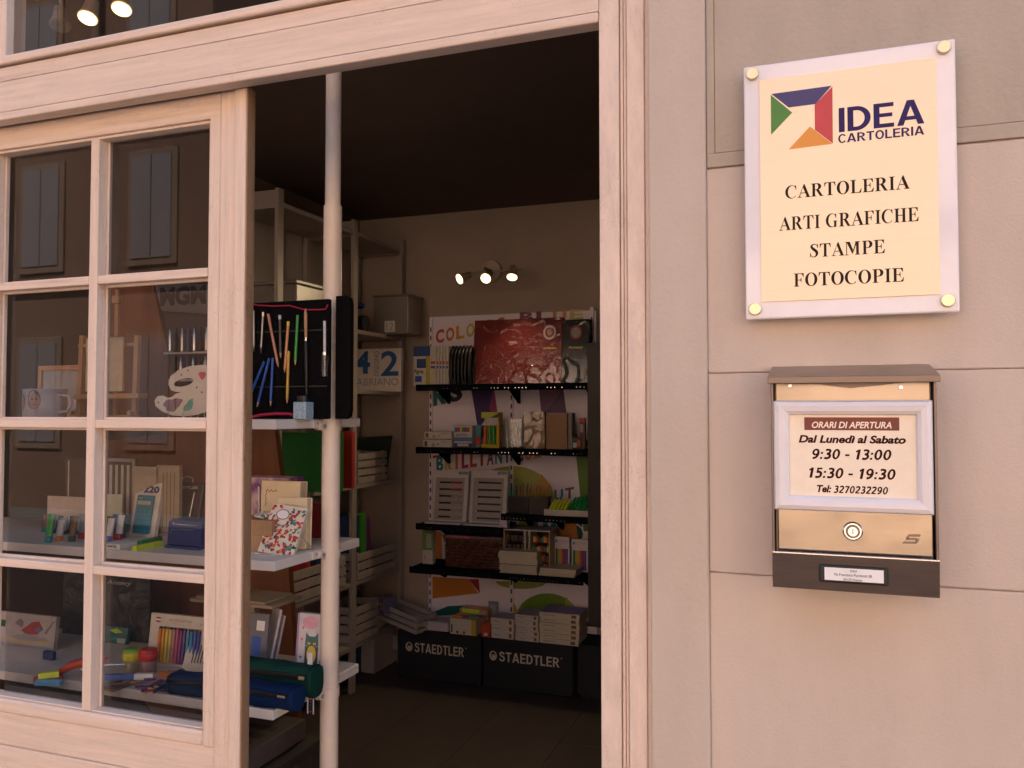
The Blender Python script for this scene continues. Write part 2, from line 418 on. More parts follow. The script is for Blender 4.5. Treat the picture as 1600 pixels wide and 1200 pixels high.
GL = {
 'I': (0.40, [_stem(.115)]),
 'T': (0.74, [_stem(.285, t=False, z1=.95), [(.03, 1), (.71, 1), (.73, .70), (.69, .70), (.655, .84), (.60, .93), (.455, .95), (.285, .95), (.14, .93), (.085, .84), (.05, .70), (.01, .70)]]),
 'L': (0.70, [_stem(.11), [(.28, 0), (.66, 0), (.70, .32), (.655, .32), (.60, .15), (.52, .06), (.28, .05)]]),
 'E': (0.72, [_stem(.11), [(.28, 0), (.67, 0), (.71, .30), (.665, .30), (.60, .14), (.52, .06), (.28, .05)], [(.28, 1), (.65, 1), (.66, .72), (.62, .72), (.57, .86), (.50, .94), (.28, .95)], [(.28, .485), (.40, .485), (.46, .45), (.475, .33), (.51, .33), (.51, .70), (.475, .70), (.46, .58), (.40, .535), (.28, .535)]]),
 'F': (0.68, [_stem(.11), [(.28, 1), (.65, 1), (.66, .72), (.62, .72), (.57, .86), (.50, .94), (.28, .95)], [(.28, .465), (.40, .465), (.46, .43), (.475, .31), (.51, .31), (.51, .68), (.475, .68), (.46, .56), (.40, .515), (.28, .515)]]),
 'H': (0.84, [_stem(.11), _stem(.56), [(.28, .475), (.56, .475), (.56, .535), (.28, .535)]]),
 'P': (0.70, [_stem(.11), [(.28, 1), (.44, 1)] + _ell(.43, .725, .25, .275, 88, -88, 16) + [(.28, .45), (.28, .50), (.36, .50)] + _ell(.36, .725, .13, .225, -90, 90, 14) + [(.28, .95)]]),
 'R': (0.80, [_stem(.11), [(.28, 1), (.44, 1)] + _ell(.42, .745, .25, .255, 88, -88, 16) + [(.28, .49), (.28, .54), (.36, .54)] + _ell(.36, .745, .12, .205, -90, 90, 14) + [(.28, .95)], [(.33, .50), (.52, .50), (.74, .06), (.81, .035), (.81, 0), (.59, 0)]]),
 'A': (0.80, [[(.40, 1.02), (.45, 1.02), (.77, .05), (.58, .05), (.345, .77), (.13, .05), (.07, .05)], [(.0, 0), (.26, 0), (.26, .035), (.20, .055), (.0, .055)], [(.48, 0), (.82, 0), (.82, .035), (.76, .055), (.48, .055)], [(.22, .32), (.53, .32), (.51, .38), (.235, .38)]]),
 'M': (1.04, [[(.10, .05), (.15, .05), (.15, .95), (.10, .95)], [(.02, 1), (.33, 1), (.535, .38), (.475, .10), (.13, .955), (.02, .965)], [(.475, .10), (.525, .10), (.76, .86), (.76, 1.0), (.70, .98)], _stem(.73, .17, .08), [(.01, 0), (.25, 0), (.25, .035), (.15, .055), (.10, .055), (.01, .035)]]),
 'O': (0.82, [_ring(.41, .5, .39, .515, .20, .465)]),
 'C': (0.76, _c()),
 'G': (0.84, _c() + [_stem(.56, .16, .06, -.0, .47, b=False)]),
 'S': (0.60, [_stroke([(.50, .80, .03), (.44, .92, .05), (.29, .975, .065), (.15, .90, .11), (.13, .76, .16), (.26, .60, .20), (.41, .45, .20), (.47, .28, .17), (.40, .09, .11), (.25, .02, .06), (.13, .07, .05), (.06, .20, .03)]), [(.50, 1.0), (.535, 1.0), (.54, .68), (.505, .68), (.47, .80)], [(.02, 0), (.055, 0), (.09, .18), (.055, .34), (.02, .34)]]),
 ' ': (0.30, []),
}
def serif(mb, t, x0, z0, x1, z1, y, mat):
    tot = sum(GL[c][0] + .04 for c in t) - .04; sx = (x1 - x0) / tot; h = z1 - z0; cur, e = 0.0, 0
    for c in t:
        for shp in GL[c][1]:
            loops = shp if isinstance(shp[0], list) else [shp]
            mb.poly([[(x0 + (cur + p[0]) * sx, z0 + p[1] * h) for p in lp] for lp in loops], y - 0.00004 * (e % 4), mat); e += 1
        cur += GL[c][0] + .04

# plain heavy capitals
def _bar(x0, z0, x1, z1): return [(x0, z0), (x1, z0), (x1, z1), (x0, z1)]
def _d(x, z0, z1, w, t, tz):
    h = (z1 - z0) / 2; c = (z0 + z1) / 2; r = w * .62
    o = [(x, z0)] + [(x + w - r, z0)] + _ell(x + w - r, c, r, h, -90, 90, 18) + [(x, z1)]
    i = [(x + t, z0 + tz)] + [(x + w - r, z0 + tz)] + _ell(x + w - r, c, r - t, h - tz, -90, 90, 18) + [(x + t, z1 - tz)]
    return [o, i]
def _st(P, t): return _stroke([(a, b, t) for a, b in P])
_SB = _st([(.58, .74), (.50, .87), (.34, .925), (.16, .87), (.10, .74), (.20, .60), (.36, .53), (.54, .44), (.60, .27), (.52, .13), (.34, .075), (.15, .13), (.07, .28)], .165)
_CB = _ell(.38, .5, .38, .515, 38, 322) + _ell(.39, .5, .215, .36, 325, 35)
SN = {'I': (.19, [_bar(0, 0, .19, 1)]), 'D': (.74, [_d(0, 0, 1, .74, .19, .165)]), 'E': (.64, [_bar(0, 0, .19, 1), _bar(.19, 0, .64, .165), _bar(.19, .835, .63, 1), _bar(.19, .43, .59, .585)]),
 'A': (.84, [[[(0, 0), (.20, 0), (.42, .76), (.64, 0), (.84, 0), (.53, 1), (.31, 1)]], _bar(.22, .20, .62, .35)]), 'C': (.70, [_CB]), 'O': (.78, [_ring(.39, .5, .39, .515, .205, .345)]), 'L': (.60, [_bar(0, 0, .19, 1), _bar(.19, 0, .60, .165)]),
 'T': (.68, [_bar(.245, 0, .435, .835), _bar(0, .835, .68, 1)]), 'R': (.74, [_bar(0, 0, .19, .42), _d(0, .42, 1, .68, .19, .15), [(.30, .42), (.50, .42), (.76, 0), (.53, 0)]]), 'S': (.68, [_SB])}
SN.update({'0': (.66, [_ring(.33, .5, .34, .52, .135, .34)]), '1': (.52, [[(.19, 0), (.43, 0), (.43, 1), (.24, 1), (.02, .80), (.10, .67), (.20, .74)]]), ':': (.22, [_bar(.01, .0, .20, .19), _bar(.01, .50, .20, .69)]), '-': (.42, [_bar(.02, .32, .40, .50)]), ' ': (.22, []),
 '2': (.62, [_st([(.07, .78), (.16, .90), (.32, .925), (.48, .86), (.52, .70), (.44, .52), (.28, .33), (.10, .13)], .215), _bar(.02, 0, .62, .16)]),
 '3': (.62, [_st([(.08, .88), (.26, .925), (.44, .88), (.49, .73), (.40, .58), (.22, .53)], .20), _st([(.22, .531), (.44, .47), (.53, .30), (.45, .13), (.25, .075), (.06, .12)], .215)]),
 '5': (.62, [_bar(.10, .84, .56, 1), _bar(.10, .50, .26, .839), _st([(.12, .56), (.30, .60), (.48, .51), (.53, .33), (.45, .14), (.25, .075), (.06, .11)], .215)]),
 '7': (.60, [_bar(0, .81, .60, 1), [(.12, 0), (.37, 0), (.60, .839), (.37, .839)]]),
 '9': (.66, [_ring(.32, .67, .32, .345, .125, .165), _st([(.555, .66), (.55, .45), (.46, .22), (.30, .10), (.12, .08)], .215)])})
def sans(mb, t, x0, z0, x1, z1, y, mat, gap=.09, shear=0.0):
    tot = sum(SN[c][0] + gap for c in t) - gap; sx = (x1 - x0) / tot; h = z1 - z0; cur, e = 0.0, 0
    for c in t:
        for shp in SN[c][1]:
            loops = shp if isinstance(shp[0], list) else [shp]
            mb.poly([[(x0 + (cur + p[0]) * sx + shear * p[1] * h, z0 + p[1] * h) for p in lp] for lp in loops], y - 0.00004 * (e % 4), mat); e += 1
        cur += SN[c][0] + gap

def homog(src, dst):
    A, B = [], []
    for (x, y), (u, v) in zip(src, dst):
        A += [[x, y, 1, 0, 0, 0, -u * x, -u * y], [0, 0, 0, x, y, 1, -v * x, -v * y]]; B += [u, v]
    h = np.linalg.solve(np.array(A, float), np.array(B, float))
    return lambda x, y: ((h[0] * x + h[1] * y + h[2]) / (h[6] * x + h[7] * y + 1), (h[3] * x + h[4] * y + h[5]) / (h[6] * x + h[7] * y + 1))
# ------------------------------------------------------------------ the setting
ASPH = plaster('asphalt', (0.045, 0.045, 0.047), (0.06, 0.058, 0.056), (0.03, 0.03, 0.03), 0.6, 90)
PAVE = plaster('paving', (0.36, 0.30, 0.25), (0.44, 0.38, 0.32), (0.2, 0.17, 0.15), 0.4, 60)
struct('street', MB().box(-100, -100, -0.4, 100, -2.0, -0.12, ASPH))
mb = MB(); mb.box(-100, -2.0, -0.4, 100, 0.0, -0.012, PAVE, 0.01)
for i in range(-16, 12): mb.box(i * 0.6, -1.99, -0.013, i * 0.6 + 0.592, -0.9, -0.004, PAVE, 0.003); mb.box(i * 0.6 - .25, -0.892, -0.013, i * 0.6 + 0.342, -0.02, -0.004, PAVE, 0.003)
struct('pavement', mb)
FLOORM = plaster('floor_tile', (0.075, 0.055, 0.045), (0.10, 0.075, 0.06), (0.05, 0.04, 0.035), 0.1, 40)
FLOORM.node_tree.nodes['Principled BSDF'].inputs['Roughness'].default_value = 0.45
FLOORM.node_tree.nodes['Principled BSDF'].inputs['Specular IOR Level'].default_value = 0.4
mb = MB(); mb.box(-2.7, 0.0, -0.3, 1.6, 3.4, -0.006, FLOORM)
for i in range(11):
    for j in range(9): mb.box(-2.7 + i * .4, 0.004 + j * .4, -0.007, -2.7 + i * .4 + .3985, 0.4025 + j * .4, 0.0, FLOORM, 0.0008)
struct('floor', mb)

WP_H = wood_paint('cream_paint_across', (0.25, 3.0, 5.0), crack=0.25)
WP_V = wood_paint('cream_paint_upright', (5.0, 3.0, 0.25), crack=0.35)
WP_J = wood_paint('crackled_cream_paint', (3.2, 3.0, 0.8), base=(0.69, 0.545, 0.445), crack=0.5, cscale=38)
WP_E = wood_paint('peeling_edge_paint', (4.0, 4.0, 0.5), base=(0.30, 0.17, 0.09), crack=0.9, grime=(0.10, 0.05, 0.025))
PL_LOW = plaster('pink_plaster', (0.508, 0.415, 0.342), (0.59, 0.482, 0.40), (0.435, 0.348, 0.28), 0.22, 220)
PL_TOP = plaster('rough_grey_plaster', (0.39, 0.325, 0.255), (0.46, 0.385, 0.305), (0.31, 0.25, 0.195), 0.4, 120)
PL_PIL = plaster('grey_plaster', (0.475, 0.395, 0.32), (0.54, 0.45, 0.37), (0.41, 0.34, 0.27), 0.3, 120)
PL_JNT = plaster('joint_plaster', (0.42, 0.32, 0.26), (0.46, 0.36, 0.30), (0.36, 0.27, 0.22), 0.5, 120)
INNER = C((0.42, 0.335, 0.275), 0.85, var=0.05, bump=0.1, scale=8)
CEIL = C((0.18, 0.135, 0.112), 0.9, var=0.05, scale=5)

Zc = 2.69
GROOVE = C((0.20, 0.115, 0.06), 0.8, var=.3, scale=25)
B = thing('shop_building', 'pink plastered shop front with a cream wooden doorway and dark shop room', 'building', (-0.25, 0, 0))
XJ0, XJ1, XP1 = -0.311, -0.233, -0.146
# plaster wall in courses with shallow joints
mb = MB()
mb.box(XP1 - .01, 0.005, -0.02, 4.0, 0.30, 3.4, PL_JNT)
ZJ = [-0.02, 0.085, 0.38, 0.675, 0.97, 1.2645, 1.5565, 1.861]
def course(mb, x0, x1, z0, z1, mat):                  # one course of plaster with slightly broken edges
    n = 260; xs_ = [x0 + (x1 - x0) * (i / n) ** 1.8 for i in range(n + 1)]; P = []
    for x in xs_:
        d0 = .0016 * max(0, noise.noise(Vector((x * 23, z0 * 7, 1)))) + .0008 * max(0, noise.noise(Vector((x * 90, z0 * 7, 2))))
        d1 = .0018 * max(0, noise.noise(Vector((x * 19, z1 * 5, 3)))) + .0008 * max(0, noise.noise(Vector((x * 80, z1 * 5, 4))))
        P += [(x, .012, z0 + d0), (x, .0010, z0 + d0), (x, 0, z0 + d0 + .0016), (x, 0, z1 - d1 - .0014), (x, .0010, z1 - d1), (x, .012, z1 - d1)]
    mb.add(P, [(6 * i + k, 6 * i + 6 + k, 6 * i + 7 + k, 6 * i + k + 1) for i in range(n) for k in range(5)], mat)
    mb.add(P[:6], [tuple(range(5, -1, -1))], mat)
for a, b_ in zip(ZJ, ZJ[1:]): course(mb, XP1 + .0005, 4.0, a + .0007, b_ - .0006, PL_LOW)
# rough patched course above, sunk behind a smooth margin
mb.box(XP1 + .0005, 0.0, 1.8632, 4.0, 0.012, 1.884, PL_TOP, 0.0012)
mb.box(XP1 + .0005, 0.0, 1.884, XP1 + .012, 0.012, 3.4, PL_TOP, 0.0012)
mb.box(XP1 + .0125, 0.0009, 1.8845, 4.0, 0.02, 3.4, PL_TOP, 0.0012)
mb.build('wall', B)
mb = MB(); mb.box(XJ1 + .0005, -0.007, -0.02, XP1, 0.2, 3.4, PL_PIL, 0.004, 3); mb.build('pilaster', B)
# wooden door frame: jamb with beads, lintel with mouldings
mb = MB()
xg0, xg1 = at(969, 600, Y=0).x, at(979, 600, Y=0).x
mb.box(XJ0, 0.004, 0, xg0 - .0012, 0.11, 3.4, WP_J, 0.0015)
mb.box(xg0 - .0012, 0.0095, 0, xg1 + .0012, 0.10, 3.4, GROOVE)
mb.cyl((xg0 + .0022, 0.0105, 0), (xg0 + .0022, 0.0105, 3.4), 0.0026, None, WP_J, 10)
mb.cyl((xg1 - .0022, 0.0105, 0), (xg1 - .0022, 0.0105, 3.4), 0.0026, None, WP_J, 10)
mb.box(xg1 + .0012, 0.004, 0, XJ1 - .007, 0.11, 3.4, WP_J, 0.0015)
mb.box(XJ1 - .0068, 0.008, 0, XJ1 - .0005, 0.11, 3.4, WP_J, 0.001)
mb.build('door_jamb', B)
mb = MB(); XL = -3.4
zb = 2.113; z1 = at(280, 127, Y=0).z; z2 = at(280, 74, Y=0).z; z3 = at(280, 47, Y=0).z; z4 = at(280, 33, Y=0).z
mb.box(XL, 0.012, zb + .002, XJ0 - .0005, 0.036, z4 - .002, GROOVE)
mb.box(XL, 0.002, zb, XJ0 - .0006, 0.034, z1 - .0006, WP_H, 0.003)
mb.box(XL, 0.0045, z1 + .0006, XJ0 - .0006, 0.035, z2 - .0004, WP_H, 0.0012)
mb.box(XL, 0.0045, z2 + .0004, XJ0 - .0006, 0.035, z3 - .004, WP_H, 0.0012)
mb.box(XL, -0.004, z3, XJ0 - .0006, 0.035, z4, WP_H, 0.004, 3)
mb.build('lintel', B)
t = MB(); t.box(XL, 0.0, Zc + .02, XJ0 - .0006, 0.12, 3.4, WP_H)
xs0, xs1 = at(-6, 60, Y=.02).x, at(14, 60, Y=.02).x
t.box(xs0, 0.012, z4 + .001, xs1, 0.06, Zc + .019, WP_V, 0.002)
tf = t.build('transom_frame', B)
GLASS = glass('window_glass', (0.86, 0.85, 0.835), ior=1.52)
MB().box(xs1 + .001, 0.030, z4 + .0005, XJ0 - .001, 0.034, Zc + .018, GLASS).build('pane', tf)
# the shop room
mb = MB()
mb.box(-2.80, 3.25, 0.0, 1.6, 3.45, 3.2, INNER)
mb.build('back_wall', B)
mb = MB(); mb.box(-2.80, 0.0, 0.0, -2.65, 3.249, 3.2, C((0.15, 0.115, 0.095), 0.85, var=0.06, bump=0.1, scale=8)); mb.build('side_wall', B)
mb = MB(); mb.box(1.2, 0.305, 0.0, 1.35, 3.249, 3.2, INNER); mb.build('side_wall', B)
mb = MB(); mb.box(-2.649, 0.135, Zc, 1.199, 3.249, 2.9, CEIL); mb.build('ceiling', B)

# sliding door leaf with small panes
YD = 0.045
xr = at(381, 600, Y=YD - .007).x; xst = at(365, 600, Y=YD).x; xb1 = at(340, 600, Y=YD).x; xb0 = at(319, 600, Y=YD).x
ztop = at(280, 152, Y=YD).z; zg1 = at(240, 203, Y=YD).z; zg0 = at(232, 1126, Y=YD).z; zbd = at(232, 1153, Y=YD).z
xm0, xm1 = at(136, 600, Y=YD + .004).x, at(149, 600, Y=YD + .004).x
pitch = xb0 - xm1
D = thing('sliding_door', 'cream painted sliding door with small glass panes and a worn dark edge', 'door', (xr - .4, YD + .02, 0))
mb = MB()
zt = ztop
mb.box(xb1 + .0005, YD, 0.02, xst - .0005, YD + .04, zt, WP_V, 0.0015)
mb.box(xb0 + .0055, YD - .0005, zbd + .0003, xb1, YD + .038, zg1 + .012, WP_V, 0.004, 3)
mb.box(xb0, YD + .006, zg0 - .003, xb0 + .006, YD + .038, zg1 + .006, WP_V, 0.002)
mb.build('stile', D)
mb = MB(); mb.box(xst, YD - .007, 0.02, xr - .0025, YD + .010, zt, WP_V, 0.004, 3); mb.box(xr - .0024, YD - .0045, 0.02, xr + .0006, YD + .014, zt - .002, WP_E, 0.0012); mb.box(xr - .012, YD + .0102, 0.02, xr - .003, YD + .024, zt - .002, WP_E, 0.002)
mb.build('edge_strip', D)
XLd = xm0 - pitch - .02
mb = MB(); mb.box(XLd, YD + .0008, zg1 + .006, xb1 - .001, YD + .04, zt - .001, WP_H, 0.002)
mb.box(XLd, YD + .007, zg1, xb0 + .001, YD + .037, zg1 + .006, WP_H, 0.0015); mb.build('rail', D)
mb = MB()
mb.box(XLd, YD - .0005, zbd, xb0 + .0052, YD + .037, zg0 - .004, WP_H, 0.006, 3)
mb.box(XLd, YD + .007, zg0 - .0035, xb0 + .001, YD + .036, zg0, WP_H, 0.0015)
zl = at(100, 1183, Y=YD).z
mb.box(XLd, YD + .003, zl + .001, xb1 - .0005, YD + .04, zbd + .004, WP_H, 0.002)
mb.box(XLd, YD + .0015, 0.02, xb1 - .0005, YD + .04, zl, WP_H, 0.004)
mb.build('rail', D)
zr = [zg0] + [at(240, y, Y=YD + .004).z for y in (899, 663, 431)] + [zg1]
hw = 0.0085
def col_muntin(xa, xb):
    m = MB(); m.box(xa, YD + .004, zg0 - .002, xb, YD + .026, zg1 + .001, WP_V, 0.0015)
    m.box(xa - .005, YD + .0262, zg0 - .002, xb + .005, YD + .035, zg1 + .001, WP_V, 0.001); m.build('muntin', D)
col_muntin(xm0, xm1); col_muntin(xm0 - pitch - (xm1 - xm0) + .006, xm1 - pitch - (xm1 - xm0) + .006)
for z in zr[1:-1]:
    m = MB()
    for xa, xb in ((xm1 + .0003, xb0 + .001), (XLd, xm0 - .0003)):
        m.box(xa, YD + .0046, z - hw, xb, YD + .025, z + hw, WP_H, 0.0015)
        m.box(xa, YD + .0252, z - hw - .005, xb, YD + .034, z + hw + .005, WP_H, 0.001)
    m.build('muntin', D)
for i in range(4):
    for xa, xb in ((xm1 + .005, xb0), (xm1 - pitch + .010, xm0 - .005)):
        MB().box(xa, YD + .0285, zr[i], xb, YD + .0315, zr[i + 1], GLASS).build('pane', D)

# fixed glazed side of the shop front beyond the sliding leaf
sw = MB(); xa, xb = -3.4, XLd - .004
sw.box(xa, .050, .02, xb, .085, .70, WP_H, .002); sw.box(xa, .050, 2.03, xb, .085, 2.16, WP_H, .002); sw.box(xb - .07, .050, .7005, xb, .085, 2.0295, WP_V, .002); sw.box(xa, .050, .7005, xa + .07, .085, 2.0295, WP_V, .002)
for k in (1, 2): sw.box(xa + (xb - xa) * k / 3 - .012, .052, .7005, xa + (xb - xa) * k / 3 + .012, .083, 2.0295, WP_V, .002)
sw = sw.build('side_window', B); MB().box(xa + .07, .066, .70, xb - .07, .069, 2.03, GLASS).build('pane', sw)
# unseen upper storeys of the shop's house, added to block the sun
mb = MB(); mb.box(-16, 0.02, 3.4, 14, 12, 9.6, PL_LOW); mb.box(-16, 0.31, 0, -2.81, 12, 3.399, PL_LOW); mb.box(1.36, 0.31, 0, 14, 12, 3.399, PL_LOW); mb.box(-16, 0.02, 0, -3.41, 0.309, 3.399, PL_LOW); mb.box(4.001, 0.02, 0, 14, 0.309, 3.399, PL_LOW)
mb.build('sun_block_floors', B)
# houses across the street, sunlit, seen in the panes
BRW = plaster('brown_render', (0.052, 0.030, 0.022), (0.070, 0.040, 0.029), (0.036, 0.022, 0.017), 0.3, 40)
OCR = plaster('ochre_render', (0.56, 0.415, 0.33), (0.63, 0.47, 0.375), (0.47, 0.35, 0.27), 0.3, 40)
STN = plaster('pale_stone', (0.07, 0.048, 0.037), (0.085, 0.058, 0.045), (0.06, 0.042, 0.033), 0.3, 40)
SHUT = C((0.065, 0.056, 0.062), 0.6)
DKW = C((0.07, 0.055, 0.05), 0.7)
def house(lab, x0, x1, h, wall, n, zz):
    O = thing('apartment_building', lab, 'building', ((x0 + x1) / 2, -9, 0))
    MB().box(x0, -16, -0.12, x1, -9, h, wall).build('wall', O)
    mb = MB(); mb.box(x0, -8.999, 3.5, x1, -8.9, 3.7, STN, .02); mb.box(x0, -8.999, h - .5, x1, -8.75, h - .3, STN, .02); mb.build('cornice', O)
    mb = MB(); mb.hexa([(x0 - .05, -16.5, h + .01), (x1 + .05, -16.5, h + .01), (x1 + .05, -8.5, h + .01), (x0 - .05, -8.5, h + .01), (x0, -12.2, h + .7), (x1, -12.2, h + .7), (x1, -12.1, h + .7), (x0, -12.1, h + .7)], DKW); mb.build('roof', O)
    for i in range(n):
        for z in zz:
            x = x0 + (x1 - x0) * (i + .5) / n
            w = MB(); w.box(x - .50, -8.999, z - .12, x + .50, -8.95, z + 1.75, STN, .01); w.box(x - .40, -8.949, z, x - .01, -8.93, z + 1.65, SHUT); w.box(x + .01, -8.949, z, x + .40, -8.93, z + 1.65, SHUT)
            w.build('window', O)
    for x in (x0 + .5, x1 - 2.2): MB().cyl((x, -8.85, 0), (x, -8.85, h - .6), .07, None, STN).build('drainpipe', O)
    return O
house('tall brown apartment house across the street with pale shutters', -30, -8.7, 10.6, BRW, 9, (1.0, 3.95, 6.7))
house('lower sunlit ochre house across the street', -8.6, 16, 6.6, OCR, 8, (0.9, 3.9))

# ------------------------------------------------------------------ shop sign
def Q(quad, y):
    P = [at(a, b_, Y=y) for a, b_ in quad]
    x0, x1 = (P[0].x + P[3].x) / 2, (P[1].x + P[2].x) / 2; zt_, z0 = (P[0].z + P[1].z) / 2, (P[2].z + P[3].z) / 2
    H = homog(quad, [(x0, zt_), (x1, zt_), (x1, z0), (x0, z0)])
    return x0, x1, z0, zt_, H
z5 = lambda x, y: (1100 + x * .41667, 30 + y * .41667)
YS = -0.026
sx0, sx1, sz0, sz1, HS0 = Q([(1162, 105), (1491, 60), (1502, 487), (1165, 500)], YS)
HS = lambda x, y: HS0(*z5(x, y))
def rect4(H, xl, xr_, ltop, lbot, rtop, rbot):
    a, b_, c, d = H(xl, ltop), H(xr_, rtop), H(xr_, rbot), H(xl, lbot)
    return (a[0] + d[0]) / 2, (c[1] + d[1]) / 2, (b_[0] + c[0]) / 2, (a[1] + b_[1]) / 2
ACR = C((0.74, 0.69, 0.70), 0.12, var=0.02, coat=0.5)
BRASSP = brushed('cream_brass', (0.92, 0.715, 0.49), 0.42, (1, 1, 90), 0.2, 0.05)
BRASS = brushed('brass', (0.78, 0.66, 0.46), 0.3, (1, 1, 1), 0.8)
SG = thing('shop_sign', 'white acrylic shop sign with cream brass plate on four brass studs', 'sign', ((sx0 + sx1) / 2, 0, sz0))
MB().box(sx0, YS, sz0, sx1, YS + .009, sz1, ACR, .0025, 3).build('backing_panel', SG)
bx0, bz0, bx1, bz1 = rect4(HS, 207, 888, 230, 1063, 140, 1030)
bx0 = HS(211, 640)[0]; bx1 = HS(878, 590)[0]
MB().box(bx0, YS - .0016, bz0, bx1, YS - .0003, bz1, BRASSP, .0004).build('brass_plate', SG)
ys = YS - .0018
LN = C((0.035, 0.025, 0.13), 0.4, var=.05); LR = C((0.50, 0.035, 0.045), 0.4, var=.05); LG = C((0.05, 0.20, 0.025), 0.4, var=.05); LO = C((0.70, 0.27, 0.03), 0.4, var=.05)
def sharp(P): return [HS(*p) for p in P]
mb = MB()
for P, m in (([(253, 281), (478, 250), (418, 318), (318, 331)], LN), ([(481, 253), (483, 465), (416, 414), (415, 321)], LR), ([(251, 284), (331, 350), (252, 433)], LG), ([(318, 487), (397, 402), (481, 466)], LO)):
    mb.slab(sharp(P), ys - .0002, ys + .0001, m)
mb.build('logo', SG)
PUR = C((0.045, 0.032, 0.11), 0.85, var=.1); SINK = C((0.030, 0.022, 0.018), 0.85, var=.1)
for s_, a, bold in (('IDEA', (505, 824, 332, 425, 298, 388), 1), ('CARTOLERIA', (503, 824, 430, 464, 399, 432), 1), ('CARTOLERIA', (305, 770, 622, 673, 585, 633), 0), ('ARTI GRAFICHE', (282, 806, 742, 795, 703, 752), 0), ('STAMPE', (397, 680, 843, 893, 824, 875), 0), ('FOTOCOPIE', (336, 752, 953, 1004, 931, 982), 0)):
    mb = MB(); r_ = rect4(HS, *a)
    if bold: sans(mb, s_, *r_, ys, PUR)
    else: serif(mb, s_, r_[0], r_[1], r_[2], r_[3], ys, SINK)
    mb.build('lettering', SG)
for p in ((183, 208), (895, 109), (192, 1088), (917, 1054)):
    c = HS(*p); m = MB()
    m.cyl((c[0], 0.0, c[1]), (c[0], YS + .009, c[1]), .0065, None, BRASS, 16)
    m.cyl((c[0], YS - .0005, c[1]), (c[0], YS - .005, c[1]), .0088, None, BRASS, 28); m.cyl((c[0], YS - .005, c[1]), (c[0], YS - .0062, c[1]), .0088, .0078, BRASS, 28)
    m.build('stud', SG)

# ------------------------------------------------------------------ letter box with opening hours
z6 = lambda x, y: (1160 + x * .34156, 550 + y * .34167)
YM = -0.082
mx0, mx1, mz0, mz1, HM0 = Q([z6(116, 130), z6(886, 108), z6(908, 1118), z6(150, 1082)], YM)
HM = lambda x, y: HM0(*z6(x, y))
STL = brushed('stainless_steel', (0.36, 0.29, 0.24), 0.34, (40, 1, 1), 0.9)
STW = brushed('warm_stainless_steel', (0.31, 0.265, 0.215), 0.24, (1, 1, 30), 1.0, 0.07)
STD = brushed('dark_stainless_steel', (0.17, 0.135, 0.12), 0.34, (1, 1, 30), 0.9)
SILV = C((0.56, 0.50, 0.55), 0.38, 0.25, var=.03)
ML = thing('letter_box', 'stainless steel letter box with a framed opening hours notice', 'mailbox', ((mx0 + mx1) / 2, 0, mz0))
mb = MB(); ym = YM + .012
mb.box(mx0 + .004, ym + .006, mz0 + .004, mx1 - .004, -.0005, mz1 - .004, STD, .001)
mb.box(mx0, ym - .010, mz0 + .006, mx0 + .0035, -.0005, mz1, STD, .0008); mb.box(mx1 - .0035, ym - .010, mz0 + .006, mx1, -.0005, mz1, STD, .0008)
mb.build('body', ML)
mb = MB(); hx0, hx1 = mx0 - .003, mx1 + .003; zt2 = mz1 + .002
mb.hexa([(hx0, YM - .010, zt2 - .004), (hx1, YM - .010, zt2 - .004), (hx1 - .002, -.0004, zt2 - .004), (hx0 + .002, -.0004, zt2 - .004), (hx0, YM - .010, zt2), (hx1, YM - .010, zt2), (hx1 - .002, -.0004, zt2 + .019), (hx0 + .002, -.0004, zt2 + .019)], STL)
mb.box(hx0, YM - .0112, zt2 - .0085, hx1, YM - .0095, zt2 + .0004, STD, .0006)
mb.build('lid', ML)
zu0 = HM(500, 226)[1]
mb = MB(); mb.box(mx0 + .006, ym + .001, zu0 - .004, mx1 - .006, ym + .005, mz1 - .005, STW, .001)
for x in (207, 725):
    c = HM(x, 158); mb.cyl((c[0], ym + .001, c[1]), (c[0], ym - .0015, c[1]), .0032, .0026, CHROME, 14)
sc = [HM(x, y) for x, y in ((150, 132), (180, 152), (340, 150), (490, 165), (640, 148), (850, 122), (850, 112), (150, 118))]
mb.slab(sc, ym - .003, ym - .001, STD); mb.build('slot_plate', ML)
dz0 = HM(500, 926)[1]
mb = MB(); mb.box(mx0 + .0075, ym - .006, dz0, mx1 - .006, ym + .0055, zu0 - .005, STW, .0015); dr = mb.build('door', ML)
c = HM(510, 828); m = MB()
m.cyl((c[0], ym - .006, c[1]), (c[0], ym - .0085, c[1]), .0125, .0105, CHROME, 30); m.cyl((c[0], ym - .0086, c[1]), (c[0], ym - .0105, c[1]), .0088, .0082, STD, 30)
m.cyl((c[0], ym - .0104, c[1]), (c[0], ym - .0112, c[1]), .0060, None, CHROME, 24); m.box(c[0] - .0006, ym - .0116, c[1] - .0034, c[0] + .0006, ym - .0113, c[1] + .0034, BLACK)
m.build('lock', dr)
EMB = brushed('emblem_steel', (.16, .13, .11), .3); m = MB(); e = lambda x, y: HM(x, y)
for P in ([(765, 837), (820, 837), (816, 847), (760, 847)], [(757, 848), (770, 848), (765, 856), (752, 855)], [(756, 853), (806, 853), (802, 863), (750, 863)], [(798, 862), (814, 854), (808, 872), (794, 872)], [(744, 870), (806, 870), (800, 879), (738, 879)]):
    m.slab([e(*p) for p in P], ym - .0078, ym - .0058, EMB)
m.build('emblem', dr)
